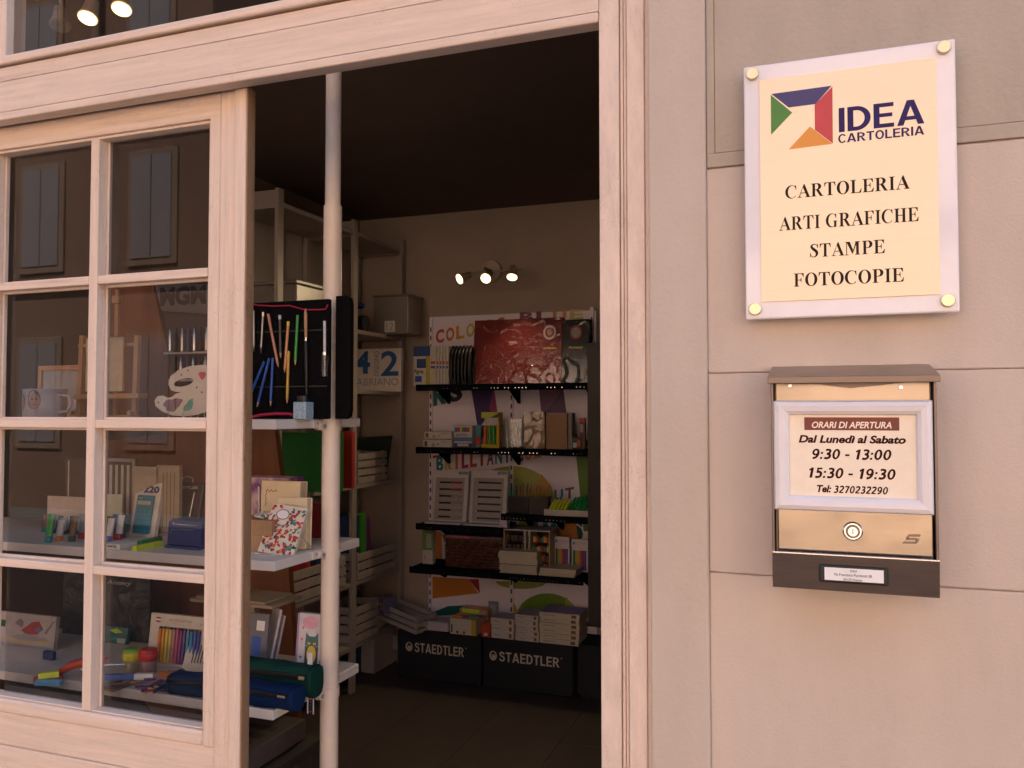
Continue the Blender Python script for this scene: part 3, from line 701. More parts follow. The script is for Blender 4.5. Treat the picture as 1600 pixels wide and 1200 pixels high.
# snap frame and notice
NFR = C((0.70, 0.65, 0.64), 0.32, 0.0, var=.02)
fo = rect4(HM, 141, 873, 231, 731, 218, 748); fi = rect4(HM, 215, 796, 296, 663, 290, 677)
m = MB(); ya, yb = ym - .0065, ym - .017
o_ = [(fo[0], fo[1]), (fo[2], fo[1]), (fo[2], fo[3]), (fo[0], fo[3])]; i_ = [(fi[0], fi[1]), (fi[2], fi[1]), (fi[2], fi[3]), (fi[0], fi[3])]
prof = [(0, ya), (0.0, yb + .006), (0.10, yb + .002), (0.35, yb), (0.7, yb + .001), (0.92, yb + .004), (1.0, ya - .001)]
for k in range(4):
    a, b_ = o_[k], o_[(k + 1) % 4]; c_, d_ = i_[k], i_[(k + 1) % 4]
    P = []
    for w, y in prof: P += [(a[0] + (c_[0] - a[0]) * w, y, a[1] + (c_[1] - a[1]) * w), (b_[0] + (d_[0] - b_[0]) * w, y, b_[1] + (d_[1] - b_[1]) * w)]
    g = .0003
    m.add(P, [(2 * q, 2 * q + 1, 2 * q + 3, 2 * q + 2) for q in range(len(prof) - 1)], NFR)
nf = m.build('notice_frame', ML)
NP = C((0.84, 0.72, 0.56), 0.5, var=.03); BRN = C((0.04, 0.008, 0.006), 0.85, var=.05); BAND = C((0.17, 0.022, 0.016), 0.45, var=.1)
m = MB(); m.box(fi[0] - .002, ya - .0016, fi[1] - .002, fi[2] + .002, ya - .0006, fi[3] + .002, NP); yt = ya - .0018
b4 = rect4(HM, 278, 717, 305, 365, 301, 362); m.quad(*b4, yt, BAND)
m.text('ORARI DI APERTURA', *rect4(HM, 313, 682, 325, 356, 321, 352), yt - .0001, NP, .022, .22)
m.text('Dal Lunedì al Sabato', *rect4(HM, 253, 748, 387, 424, 387, 424), yt, BRN, .038, .22)
sans(m, '9:30 - 13:00', *rect4(HM, 312, 676, 452, 498, 451, 499), yt, BRN, .12, .20)
sans(m, '15:30 - 19:30', *rect4(HM, 296, 696, 539, 586, 540, 588), yt, BRN, .12, .20)
m.text('Tel:', *rect4(HM, 342, 408, 618, 652, 619, 653), yt, BRN, .038, .22); sans(m, '3270232290', *rect4(HM, 418, 664, 621, 654, 622, 656), yt, BRN, .13, .20)
m.build('notice', nf)
m = MB(); lz1 = HM(500, 940)[1]
m.hexa([(mx0 + .0005, ym - .012, mz0), (mx1 - .0005, ym - .012, mz0), (mx1 - .0005, ym + .0055, mz0), (mx0 + .0005, ym + .0055, mz0), (mx0 + .0005, ym - .017, lz1), (mx1 - .0005, ym - .017, lz1), (mx1 - .0005, ym + .0055, lz1), (mx0 + .0005, ym + .0055, lz1)], STD)
m.box(mx0 + .0002, ym - .0185, lz1 + .0003, mx1 - .0002, ym + .005, lz1 + .0028, C((.85, .72, .6), .2, 1.0), .0008)
bp = m.build('bottom_panel', ML)
a4 = rect4(HM, 360, 672, 974, 1052, 984, 1064); p4 = rect4(HM, 384, 650, 987, 1043, 992, 1049)
m = MB(); m.box(a4[0], ym - .0195, a4[1], a4[2], ym - .013, a4[3], BLACK, .002); m.box(p4[0], ym - .0202, p4[1], p4[2], ym - .0197, p4[3], WHITE)
yl = ym - .0204; xc, hh = (p4[0] + p4[2]) / 2, p4[3] - p4[1]; pw = p4[2] - p4[0]
m.text('IDEA', xc - pw * .06, p4[1] + hh * .72, xc + pw * .06, p4[1] + hh * .90, yl, INK, .01)
m.text('Via Francesco Puccinotti 58', xc - pw * .34, p4[1] + hh * .38, xc + pw * .30, p4[1] + hh * .60, yl, INK, .01)
m.text('50129 Firenze', xc - pw * .18, p4[1] + hh * .04, xc + pw * .14, p4[1] + hh * .22, yl, INK, .01)
m.build('name_plate', bp)
# ------------------------------------------------------------------ helpers for goods on shelves
def spot_on(x0, x1, yt, yb, z, Y=None):
    """photo rectangle of an upright thing standing on a surface at height z -> centre x, y, z, width, height"""
    xm = (x0 + x1) / 2
    if Y is None: Y = at(xm, yb, Z=z).y
    a, b_ = at(x0, yb, Y=Y).x, at(x1, yb, Y=Y).x
    return (a + b_) / 2, Y, z, b_ - a, at(xm, yt, Y=Y).z - z
def film(par, w, h, tilt, seed, y=-.003, amp=.007, fr=12.0, nx=70, nz=50):
    """creased clear wrapping lying over the front of a pack"""
    P, fs = [], []
    for j in range(nz + 1):
        for i in range(nx + 1):
            x, z = -w / 2 + w * i / nx, h * j / nz; q = Vector((x * fr, z * fr, seed * 3.1))
            v = max(0, 1 - abs(noise.noise(q)) / .10) * max(0, noise.noise(q * .6 + Vector((5, 3, 1))) + .35) + .6 * max(0, 1 - abs(noise.noise(q * 2.1)) / .12) * max(0, noise.noise(q * .8))
            P.append((x, y - amp * v, z))
    for j in range(nz):
        for i in range(nx):
            a = j * (nx + 1) + i; fs += [(a, a + 1, a + nx + 2), (a, a + nx + 2, a + nx + 1)]
    m = MB(tiltm(tilt)); m.add(P, fs, FILM); return m.build('wrapping', par, rel=False)
def tiltm(deg):                                       # lean back round the lower front edge
    return Matrix.Rotation(R(-deg), 4, 'X')
def carton(name, label, cat, px, z, Y=None, depth=.03, body=None, pr=(), tx=(), group=None, tilt=0, rz=0, bev=.001, wide=1.0):
    cx, cy, cz, w, h = spot_on(*px, z, Y); w *= wide
    m = MB(tiltm(tilt)); body = body or PAPER
    m.box(-w / 2, 0, 0, w / 2, depth, h, body, bev)
    for i, p in enumerate(pr):
        y = -.0003 - .0001 * i
        if len(p) == 5: m.quad(-w / 2 + p[0] * w, p[1] * h, -w / 2 + p[2] * w, p[3] * h, y, p[4])
        else: m.poly([(-w / 2 + a * w, b_ * h) for a, b_ in p[0]], y, p[1])
    for t in tx: m.text(t[0], -w / 2 + t[1] * w, t[2] * h, -w / 2 + t[3] * w, t[4] * h, -.0003 - .0001 * (len(pr) + 1), t[5], *t[6:])
    o = m.build(name, None, (0, 0, 0), rel=False)
    o.location = (cx, cy, cz); o.rotation_euler = (0, 0, R(rz))
    return tag(o, label, cat, group)
def pencil(name, label, p0, p1, r, mat, group=None, tip=PINE, lead=BLACK, end=None, cat='pencil', flat=False):
    p0, p1 = Vector(p0), Vector(p1); d = p1 - p0; L = d.length; m = MB()
    a = d / L
    m.cyl(p0, p1 - a * (4.5 * r), r, None, mat, 6 if not flat else 10)
    m.cyl(p1 - a * 4.5 * r, p1 - a * 1.2 * r, r, r * .3, tip, 10); m.cyl(p1 - a * 1.2 * r, p1, r * .3, r * .06, lead, 8)
    if end: m.cyl(p0 - a * .0005, p0 + a * 3 * r, r * 1.05, None, end, 10)
    return tag(m.build(name, None, p0), label, cat, group)
FILM = glass('wrapping_film', (.95, .95, .95), rough=.14, ior=1.65)
RED = C((.50, .03, .03), .4); ORG = C((.75, .22, .03), .4); YEL = C((.80, .58, .04), .4); GRN = C((.05, .35, .06), .4)
LIME = C((.45, .62, .03), .35); NEON = C((.72, .85, .05), .35); TEAL = C((.02, .26, .28), .4); BLU = C((.02, .09, .38), .35)
SKY_ = C((.10, .36, .62), .4); VIO = C((.16, .04, .28), .4); PNK = C((.65, .16, .30), .4); BRN2 = C((.18, .09, .045), .5)
CREAM = C((.74, .60, .38), .6, var=.05); GREY = C((.36, .35, .35), .5); LGREY = C((.58, .56, .55), .5); DGRN = C((.02, .085, .03), .5)
DBLU = C((.02, .04, .14), .45); RAIN = [C(c, .4) for c in ((.5, .02, .02), (.72, .16, .02), (.78, .5, .03), (.25, .5, .04), (.03, .32, .08), (.02, .3, .32), (.03, .15, .5), (.06, .05, .35), (.22, .04, .3), (.5, .05, .22), (.2, .09, .04), (.02, .02, .02))]

# ------------------------------------------------------------------ window display: pole, three shelves
ZU, ZM, ZL = 1.483, 1.190, 0.886
XE = -1.050
PX, PY = -1.043, 0.40
pole = thing('support_pole', 'white telescopic shelf pole running from floor to lintel', 'pole', (PX, PY, 0))
POLEM = C((.78, .66, .55), .4, var=.03)
zst = at(523, 322, Y=PY).z
MB().cyl((PX, PY, 0), (PX, PY, zst), .0208, None, POLEM, 32).build('lower_tube', pole)
MB().cyl((PX, PY, zst - .02), (PX, PY, 2.685), .0178, None, POLEM, 32).build('upper_tube', pole)
for z in (ZU - .016, ZM - .012, ZL - .022):
    m = MB(); m.cyl((PX, PY, z - .011), (PX, PY, z + .011), .0228, None, POLEM, 32)
    m.box(PX - .010, PY - .040, z - .009, PX - .004, PY - .018, z + .009, POLEM, .002)
    cl = m.build('clamp', pole)
    m = MB(); m.cyl((PX - .020, PY - .032, z), (PX + .004, PY - .036, z), .0085, .0085, POLEM, 18); m.cyl((PX + .0042, PY - .036, z), (PX + .006, PY - .0362, z), .005, None, GREY, 14)
    m.cyl((PX - .036, PY - .024, z - .002), (PX - .018, PY - .032, z), .004, None, POLEM, 10)
    m.build('knob', cl)
for z, lab in ((ZU, 'white display shelf at eye level under the palette and black brush case'), (ZM, 'white display shelf in the middle under the calculator and stationery gifts'), (ZL, 'lowest white display shelf under the pencil cases and coloured pens')):
    t = thing('display_shelf', lab, 'shelf', (-1.6, .37, z - .0205), group='white display shelves behind the door')
    MB().box(-2.62, .20, z - .0205, XE, .540, z, SHELFW, .0015).build('board', t)
    m = MB(); m.box(XE + .0003, .335, z - .0195, XE + .0035, .535, z - .0012, SHELFW, .0006); m.cyl((XE + .0034, .35, z - .0095), (XE + .0042, .35, z - .0095), .0035, None, GREY, 12)
    m.build('end_bracket', t)
    m = MB(); m.box(-2.648, .22, z - .06, -2.621, .52, z + .02, SHELFW); m.build('wall_bracket', t)
# rear support of the shelves: brown boards
def board(px, Y, lab, th=.018):
    P = [at(a, b_, Y=Y) for a, b_ in px]; pts = [(p.x, p.z) for p in P]
    o = MB().slab(pts, Y, Y + th, PLY).build('wooden_board', None, (pts[0][0], Y, min(p[1] for p in pts)))
    return tag(o, lab, 'board')
board([(150, 430), (236, 432), (253, 510), (285, 655), (150, 655)], .50, 'brown curved wooden board standing behind the easel and palette')
board([(385, 660), (428, 660), (445, 800), (458, 1000), (468, 1195), (300, 1195), (160, 1010), (160, 690)], .66, 'tall brown wooden board standing behind the middle and lower display shelves', .02)

# ------------------------------------------------------------------ eye-level shelf
YU = .34
e = lambda x, y, Y=YU: at(x, y, Y=Y)
p = e(165, 655)
T = thing('tabletop_easel', 'small wooden tabletop easel holding a blank sketch pad', 'easel', (p.x, YU, ZU))
w = .0055
def bar(name, a, b_, r=.006, mat=PINE, par=T, Y0=YU, Y1=None, th=.010):
    A, B_ = e(*a, Y0), e(*b_, Y1 if Y1 is not None else Y0)
    d = (B_ - A).normalized(); n_ = Vector((d.z, 0, -d.x)).normalized() * r if abs(d.z) + abs(d.x) > 1e-6 else Vector((r, 0, 0))
    k = Vector((0, th, 0)); m = MB()
    m.hexa([A - n_, A + n_, A + n_ + k, A - n_ + k, B_ - n_, B_ + n_, B_ + n_ + k, B_ - n_ + k], mat)
    return m.build(name, par)
bar('upright', (208, 653), (213, 524), .0065); bar('upright', (121, 653), (127, 524), .0065)
bar('ledge', (114, 620), (216, 618), .006, Y0=YU - .018, th=.030); bar('rail', (122, 540), (212, 538), .004, Y0=YU + .002); bar('rail', (118, 651), (214, 651), .004, Y0=YU + .002)
bar('rear_strut', (168, 530), (168, 652), .006, Y0=YU + .015, Y1=YU + .10)
for x in (119, 207):
    c = e(x, 645); MB().cyl((c.x, YU - .012, c.z), (c.x, YU - .001, c.z), .006, None, BRASS, 14).build('wing_nut', T)
c0, c1 = e(135, 612, YU - .006), e(194, 526, YU - .006)
m = MB(); m.box(c0.x, YU - .010, c0.z, c1.x, YU - .003, c1.z, C((.62, .50, .36), .8), .001)
for i in range(16): xx = c0.x + (c1.x - c0.x) * (i + .5) / 16; m.cyl((xx, YU - .0112, c1.z - .003), (xx, YU - .002, c1.z + .002), .0011, None, BLACK, 6)
tag(m.build('sketch_pad', None, ((c0.x + c1.x) / 2, YU - .006, c0.z)), 'blank cream spiral sketch pad resting on the tabletop easel', 'sketch pad')
p0, p1 = e(60, 625, .46), e(132, 570, .46)
T = thing('framed_picture', 'small brown picture frame with grey picture behind the photo mug', 'picture frame', ((p0.x + p1.x) / 2, .46, ZU))
m = MB(); zf = ZU
for a in ((p0.x, zf, p0.x + .014, p1.z), (p1.x - .014, zf, p1.x, p1.z), (p0.x + .0142, zf, p1.x - .0142, zf + .014), (p0.x + .0142, p1.z - .014, p1.x - .0142, p1.z)): m.box(a[0], .455, a[1], a[2], .468, a[3], PINE, .002)
m.build('frame', T)
MB().box(p0.x + .013, .462, zf + .013, p1.x - .013, .466, p1.z - .013, GREY).build('picture', T)
cx, cy, cz, w, h = spot_on(47, 93, 608, 654, ZU, .27)
T = thing('photo_mug', 'white photo mug printed with two dark haired faces', 'mug', (cx, cy, cz)); rr = w * .5
MUGM = C((.50, .44, .46), .3)
m = MB(); m.lathe([(0, 0), (rr * .94, 0), (rr, .003), (rr, h), (rr * .93, h), (rr * .92, .006), (0, .006)], (cx, cy, cz), MUGM, 40)
def mugpatch(ang, zz, a, b_, mat, k):
    P = []
    for i in range(14):
        t = 2 * math.pi * i / 14; an = ang + a * math.cos(t) / rr; P.append((cx + (rr + .0003 * k) * math.sin(an), cy - (rr + .0003 * k) * math.cos(an), cz + zz + b_ * math.sin(t)))
    m.add(P, [tuple(range(14))], mat)
for ang, dz in ((-.5, .0), (.35, .006)):
    mugpatch(ang, h * .55 + dz, .016, .023, BRN2, 1); mugpatch(ang + .03, h * .50 + dz, .0125, .0185, C((.45, .26, .20), .6), 2)
    for s in (-1, 1): mugpatch(ang + .03 + s * .10, h * .56 + dz, .0025, .0012, BLACK, 3)
    mugpatch(ang + .03, h * .38 + dz, .0042, .0012, C((.3, .08, .07), .5), 3)
m.build('cup', T)
m = MB(); m.tube([(cx + rr * .98, cy, cz + h * .8), (cx + rr * 1.5, cy + .004, cz + h * .75), (cx + rr * 1.65, cy + .004, cz + h * .5), (cx + rr * 1.45, cy + .004, cz + h * .25), (cx + rr * .98, cy, cz + h * .2)], .0045, MUGM); m.build('handle', T)
# palette on a wire stand
YP = .25
def palz(x, y): p_ = at(x * .25, 400 + y * .25, Y=YP); return (p_.x, p_.z)
T = thing('paint_palette', 'white kidney shaped paint palette with purple and green dabs', 'palette', (palz(1160, 1000)[0], YP, palz(1160, 1000)[1]))
outl = [(1262, 680), (1180, 690), (1110, 715), (1065, 752), (1052, 800), (1068, 838), (1100, 850), (1140, 848), (1095, 862), (1076, 880), (1050, 888), (1018, 872), (985, 876), (966, 902), (972, 938), (1010, 970), (1070, 995), (1150, 1003), (1230, 992), (1300, 970), (1390, 930), (1450, 870), (1455, 800), (1420, 730), (1350, 690)]
hole = [(1090 + 58 + 60 * math.cos(t) * 1.0 + 10 * math.sin(t), 790 - 26 * math.sin(t) - 8 * math.cos(t)) for t in [2 * math.pi * i / 20 for i in range(20)]]
PALM = C((.72, .64, .54), .35, var=.04)
O_ = [palz(*q) for q in outl]; Hh = [palz(*q) for q in hole]
m = MB(); th = .005
m.poly([O_, Hh], YP, PALM)
tri = geometry.tessellate_polygon([[Vector((q[0], q[1], 0)) for q in lp] for lp in (O_, Hh)]); al = O_ + Hh
m.add([(q[0], YP + th, q[1]) for q in al], [tuple(t) for t in tri], PALM)
for lp in (O_, Hh):
    n_ = len(lp); m.add([(q[0], YP, q[1]) for q in lp] + [(q[0], YP + th, q[1]) for q in lp], [(i, (i + 1) % n_, n_ + (i + 1) % n_, n_ + i) for i in range(n_)], C((.35, .25, .15), .6))
def blob(cx_, cz_, rx, rz, mat, ph=0, rot=0):
    pts = []
    for i in range(22):
        t = 2 * math.pi * i / 22; k = 1 + .16 * math.sin(3 * t + ph) + .08 * math.sin(7 * t + ph); X_, Z_ = rx * k * math.cos(t), rz * k * math.sin(t)
        pts.append(palz(cx_ + X_ * math.cos(rot) + Z_ * math.sin(rot), cz_ - Z_ * math.cos(rot) + X_ * math.sin(rot)))
    m.poly(pts, YP - .0004, mat)
blob(1080, 928, 58, 38, C((.26, .15, .20), .4, var=.25, scale=150), 1, -.35); blob(1180, 935, 22, 44, C((.12, .40, .30), .4, var=.3, scale=150), 2, .6); blob(1265, 745, 22, 24, C((.62, .12, .12), .4), 0); blob(1330, 760, 30, 26, YEL, 1); blob(1350, 880, 36, 30, SKY_, 2)
for q in ((1135, 742), (1262, 852), (1175, 715), (1230, 822), (990, 915)): blob(q[0], q[1], 5, 6, BRN2)
m.build('board', T)
m = MB(); a = palz(1085, 985); b_ = palz(1175, 985); c = palz(1310, 985)
zz = palz(1150, 1003)[1]
for q in (a, b_, c): m.tube([(q[0] - .004, YP - .012, zz + .010), (q[0] - .004, YP - .012, zz - .001), (q[0], YP - .004, zz - .003), (q[0], YP + .03, zz - .003), (q[0], YP + .05, zz + .03), (q[0], YP + .055, ZU + .0012), (q[0], YP - .002, ZU + .0012)], .0012, BRASS, 6)
m.build('wire_stand', T)
# rack of glossy tubes behind the palette
Yk = .44
pk = lambda x, y: at(x, y, Y=Yk)
k0, k1 = pk(243, 655), pk(330, 440)
T = thing('marker_rack', 'tall black display rack of glossy tubes with a big lettered header', 'display rack', ((k0.x + k1.x) / 2, Yk, ZU))
sh = lambda z: (z - ZU) * -.0
m = MB(); m.slab([(pk(270, 655).x, ZU), (pk(340, 655).x, ZU), (pk(340, 440).x, k1.z), (pk(241, 440).x, k1.z)], Yk + .02, Yk + .035, C((.03, .028, .03), .5)); m.build('back_panel', T)
m = MB(); m.slab([tuple(pk(x, y).xz) for x, y in ((241, 441), (340, 445), (340, 492), (252, 485))], Yk, Yk + .004, C((.10, .095, .10), .4))
a = pk(250, 480); b_ = pk(300, 446); m.text('MGM', a.x, a.z + .002, pk(322, 460).x, b_.z, Yk - .0006, BLACK, .05); m.build('header', T)
for r_i, (yy0, yy1, xx0) in enumerate(((512, 550, 262), (556, 592, 270))):
    zt_, zb_ = pk(290, yy0).z, pk(290, yy1).z
    MB().box(pk(xx0, 500).x, Yk - .014, zb_ - .006, pk(338, 500).x, Yk + .019, zb_ - .001, GREY, .001).build('tray', T)
    for i in range(8):
        xx = pk(xx0 + 6 + i * 9.5, 500).x; m = MB()
        m.lathe([(0, 0), (.0042, 0), (.0050, .004), (.0050, (zt_ - zb_) * .72), (.003, (zt_ - zb_) * .78), (.003, (zt_ - zb_)), (0, zt_ - zb_)], (xx, Yk - .004, zb_ - .0008), [CHROME, BLACK, STEEL, DBLU][(i + r_i) % 4], 12)
        tag(m.build('paint_marker', None, (xx, Yk - .004, zb_)), ('glossy tube in the upper row of the black display rack' if r_i == 0 else 'glossy tube in the lower row of the black display rack'), 'marker', 'glossy tubes in the %s rack row' % ('upper' if r_i == 0 else 'lower'))
c = e(180, 465, .42); m = MB(); m.box(c.x - .012, .42, c.z - .014, c.x + .012, .435, c.z + .006, PINE, .002); m.cyl((c.x, .4275, c.z + .006), (c.x, .4275, c.z + .022), .005, .007, PINE, 12); m.box(c.x - .006, .424, ZU, c.x + .006, .432, c.z - .0142, PINE, .001)
tag(m.build('wooden_stand', None, (c.x, .42, ZU)), 'thin wooden stand with a small block seen above the easel', 'stand')

# black brush case standing open, with pens in loops
YC = .33
cc = lambda x, y, Y=YC: at(x, y, Y=Y)
pc = lambda zx, zy: (360 + zx * .21661, 400 + zy * .21667)
T = thing('brush_case', 'open black fabric brush case with red piping standing on the eye-level shelf', 'brush case', (cc(460, 655).x, YC, ZU))
FAB = C((.006, .005, .0055), .95, var=.2, bump=.4, scale=400)
xa, xb = cc(376, 560).x, cc(514, 560).x; zt_ = cc(450, 470).z
m = MB(); m.box(xa, YC, ZU, xb, YC + .012, zt_, FAB, .004, 3); m.build('left_panel', T)
xb2 = cc(551, 560, YC + .04).x; zt2_ = cc(540, 463, YC + .04).z
pts = [(xb - .002, ZU), (xb2 - .012, ZU), (xb2 - .003, ZU + .006), (xb2, ZU + .02), (xb2, zt2_ - .02), (xb2 - .004, zt2_ - .005), (xb2 - .014, zt2_), (xb - .002, zt2_)]
m = MB(); m.slab(pts, YC + .03, YC + .044, FAB); m.build('right_panel', T)
PIPE = C((.42, .012, .05), .5)
m = MB(); yy = YC - .002
m.tube([(cc(*pc(*q)).x, yy, cc(*pc(*q)).z) for q in ((150, 340), (190, 355), (300, 362), (430, 358), (480, 372), (540, 388), (640, 388), (690, 384), (706, 352))], .0016, PIPE, 8)
m.tube([(cc(*pc(*q)).x, yy, cc(*pc(*q)).z) for q in ((140, 1165), (230, 1145), (330, 1136), (420, 1138), (480, 1150))], .0035, PIPE, 8)
m.build('piping', T)
m = MB(); a = cc(*pc(150, 552)); b_ = cc(*pc(700, 560)); m.box(a.x, YC - .0016, a.z - .0015, b_.x, YC - .0003, a.z + .0015, BLACK); a = cc(*pc(150, 945)); m.box(a.x, YC - .0016, a.z - .0015, b_.x, YC - .0003, a.z + .0015, BLACK); m.build('elastic_loop', T)
PINKP = C((.60, .26, .16), .45); ORP = C((.70, .30, .14), .45); SILB = brushed('silver_pen', (.30, .28, .28), .3)
def loop_pen(lab, a, b_, mat, kind='pencil', r=.0031, **kw):
    A, B_ = cc(*pc(*a)), cc(*pc(*b_))
    pencil(kind, lab, (A.x, YC - .005, A.z), (B_.x, YC - .005, B_.z), r, mat, 'pens and pencils held in the black brush case', cat=kind.split('_')[-1], **kw)
loop_pen('pinkish brown pencil slanting in the black brush case', (282, 420), (358, 812), PINKP)
loop_pen('long orange pencil with yellow end in the black brush case', (428, 475), (400, 850), ORP, end=YEL)
loop_pen('green pencil upright in the black brush case', (495, 428), (476, 796), GRN)
loop_pen('yellow pencil pointing down below the orange one', (430, 686), (418, 1070), C((.62, .36, .05), .4))
loop_pen('blue pencil leaning most, leftmost of three in the black brush case', (255, 762), (150, 1010), BLU)
loop_pen('blue pencil in the middle of the three leaning ones', (290, 740), (200, 1098), BLU)
loop_pen('blue pencil nearly upright, rightmost of three in the brush case', (316, 735), (299, 1090), BLU)
loop_pen('grey pen at the left edge of the black brush case', (178, 395), (180, 695), SILB, 'pen', tip=SILB, lead=SILB)
loop_pen('silver pen with a gold tip end in the brush case', (247, 408), (230, 705), SILB, 'pen', tip=SILB, lead=SILB, end=BRASS)
loop_pen('dark pencil beside the pinkish brown one in the brush case', (366, 430), (372, 745), C((.06, .055, .05), .4), end=LGREY)
A, B_ = cc(*pc(551, 380)), cc(*pc(560, 1000)); M_ = A.lerp(B_, .34)
m = MB(); m.tube([(A.x, YC - .005, A.z), A.lerp(B_, .06) + Vector((0, -.005, 0)), A.lerp(B_, .16) + Vector((0, -.005, 0)), M_ + Vector((0, -.005, 0))], [.0012, .0035, .0038, .003], C((.50, .27, .13), .5), 10)
m.cyl(M_ + Vector((0, -.005, 0)), M_.lerp(B_, .06) + Vector((0, -.005, 0)), .0032, .0036, CHROME, 12); m.tube([M_.lerp(B_, .06) + Vector((0, -.005, 0)), M_.lerp(B_, .4) + Vector((0, -.005, 0)), B_ + Vector((0, -.005, 0))], [.0036, .0046, .002], BLACK, 10)
tag(m.build('paint_brush', None, B_), 'long paint brush with a black handle in the brush case', 'paint brush', 'pens and pencils held in the black brush case')
A, B_ = cc(*pc(690, 470)), cc(*pc(693, 870)); d_ = Vector((0, -.006, 0)); m = MB(); m.cyl(A + d_, A.lerp(B_, .55) + d_, .0032, None, LGREY, 10); m.cyl(A.lerp(B_, .56) + d_, A.lerp(B_, .62) + d_, .006, None, CHROME, 12); m.cyl(A.lerp(B_, .62) + d_, B_ + d_, .0075, .007, CLEARW, 14)
tag(m.build('water_brush', None, B_), 'clear water brush beside the white pole in the brush case', 'brush', 'pens and pencils held in the black brush case')
cx, cy, cz, w, h = spot_on(464, 484, 628, 655, ZU, YC - .045)
T = thing('ink_bottle', 'small square pale blue ink bottle with black cap on the shelf', 'bottle', (cx, cy, cz))
MB().box(cx - w / 2, cy - w / 2, cz, cx + w / 2, cy + w / 2, cz + h, C((.30, .42, .50), .25, var=.3, scale=200), .003, 3).build('flask', T)
MB().cyl((cx, cy, cz + h + .0005), (cx, cy, cz + h + .013), w * .42, None, BLACK, 20).build('cap', T)

# ------------------------------------------------------------------ middle shelf
z3_ = lambda x, y: (x * .25, 660 + y * .25)
T_B = C((.015, .22, .33), .4)
cz_ = spot_on(200, 242, 741, 838, ZM)
w, h = cz_[3], cz_[4] * 1.03
T = lthing('calculator_pack', 'blue pocket calculator in a white hanging pack leaning back', 'calculator', cz_[:3], R(-4))
TM = tiltm(10)
m = MB(TM); m.box(-w / 2, 0, 0, w / 2, .012, h * .84, C((.72, .67, .60), .5), .001); m.slab([(-w / 2, h * .84), (w / 2, h * .84), (w / 2 - .001, h), (-w / 2 + .004, h)], .0005, .0015, C((.72, .67, .60), .5))
m.poly(_ell(0, h * .94, w * .2, h * .018), -.0004, BRN2); m.text('CASIO', -w * .27, h * .835, w * .27, h * .885, -.0004, GREY, .03); m.text('fx-', -w * .44, h * .70, -w * .18, h * .80, -.0004, DBLU, .03, .2); m.text('220', -w * .18, h * .68, w * .44, h * .79, -.0004, DBLU, .05)
m.build('card', T)
m = MB(TM); m.box(-w * .33, -.007, h * .04, w * .33, -.0005, h * .64, T_B, .004, 3); m.quad(-w * .26, h * .49, w * .26, h * .55, -.0073, C((.45, .48, .38), .4))
for i in range(6):
    for j in range(5): m.box(-w * .27 + j * w * .115, -.0088, h * .08 + i * h * .062, -w * .27 + j * w * .115 + w * .075, -.0069, h * .08 + i * h * .062 + h * .032, C((.03, .30, .40), .4), .0006)
m.text('CASIO', -w * .24, h * .58, -w * .08, h * .605, -.0073, LGREY, .02)
m.build('calculator', T)
q = spot_on(248, 306, 752, 838, ZM); w, h = q[3] * .92, q[4]
T = lthing('compass_set', 'drawing compass set in a clear topped black hanging case', 'compass set', q[:3], R(4)); TM = tiltm(14)
m = MB(TM); m.box(-w / 2, 0, 0, w / 2, .014, h, C((.02, .02, .025), .35), .004, 3); m.text('STAEDTLER', -w * .40, h * .87, w * .36, h * .92, -.0004, LGREY, .02); m.build('case', T)
m = MB(TM); m.tube([(-w * .17, .002, h + .0), (-w * .14, .002, h + .010), (0, .002, h + .014), (w * .14, .002, h + .010), (w * .17, .002, h + .0)], .002, LGREY, 8); m.build('hanger', T)
m = MB(TM)
for s in (-1, 1): m.cyl((-w * .05, -.004, h * .70), (-w * .05 + s * w * .18, -.004, h * .12), .0022, .0012, CHROME, 8)
m.cyl((-w * .05, -.004, h * .68), (-w * .05, -.004, h * .80), .003, None, CHROME, 10); m.cyl((-w * .2, -.004, h * .48), (w * .1, -.004, h * .48), .001, None, CHROME, 6); m.cyl((w * .28, -.004, h * .25), (w * .30, -.004, h * .8), .0022, None, CHROME, 8)
m.build('compass', T)
m = MB(TM); m.box(-w * .46, -.0105, h * .03, w * .46, -.010, h * .84, CLEAR); m.build('cover', T)
q = spot_on(266, 322, 806, 856, ZM); w, h = q[3], q[4]
T = lthing('hole_punch', 'dark blue metal hole punch at the front of the middle shelf', 'hole punch', q[:3], R(-3))
m = MB(); m.slab([(-w / 2, h * .1), (w / 2, h * .1), (w / 2, h * .85), (-w * .36, h * .9), (-w * .46, h * .8)], -.012, .035, C((.02, .03, .16), .3)); m.build('lever', T)
m = MB(); m.box(-w / 2, -.02, 0, w / 2, .045, .006, DBLU, .001); m.build('base', T)
m = MB(); m.tube([(-w * .36, -.0135, h * .45), (-w * .36, -.0135, h * .58), (w * .3, -.0135, h * .60)], .0012, CHROME, 6); m.tube([(-w * .3, -.0135, h * .8), (-w * .3, -.0135, h * .74), (w * .4, -.0135, h * .74)], .0012, CHROME, 6); m.build('spring', T)
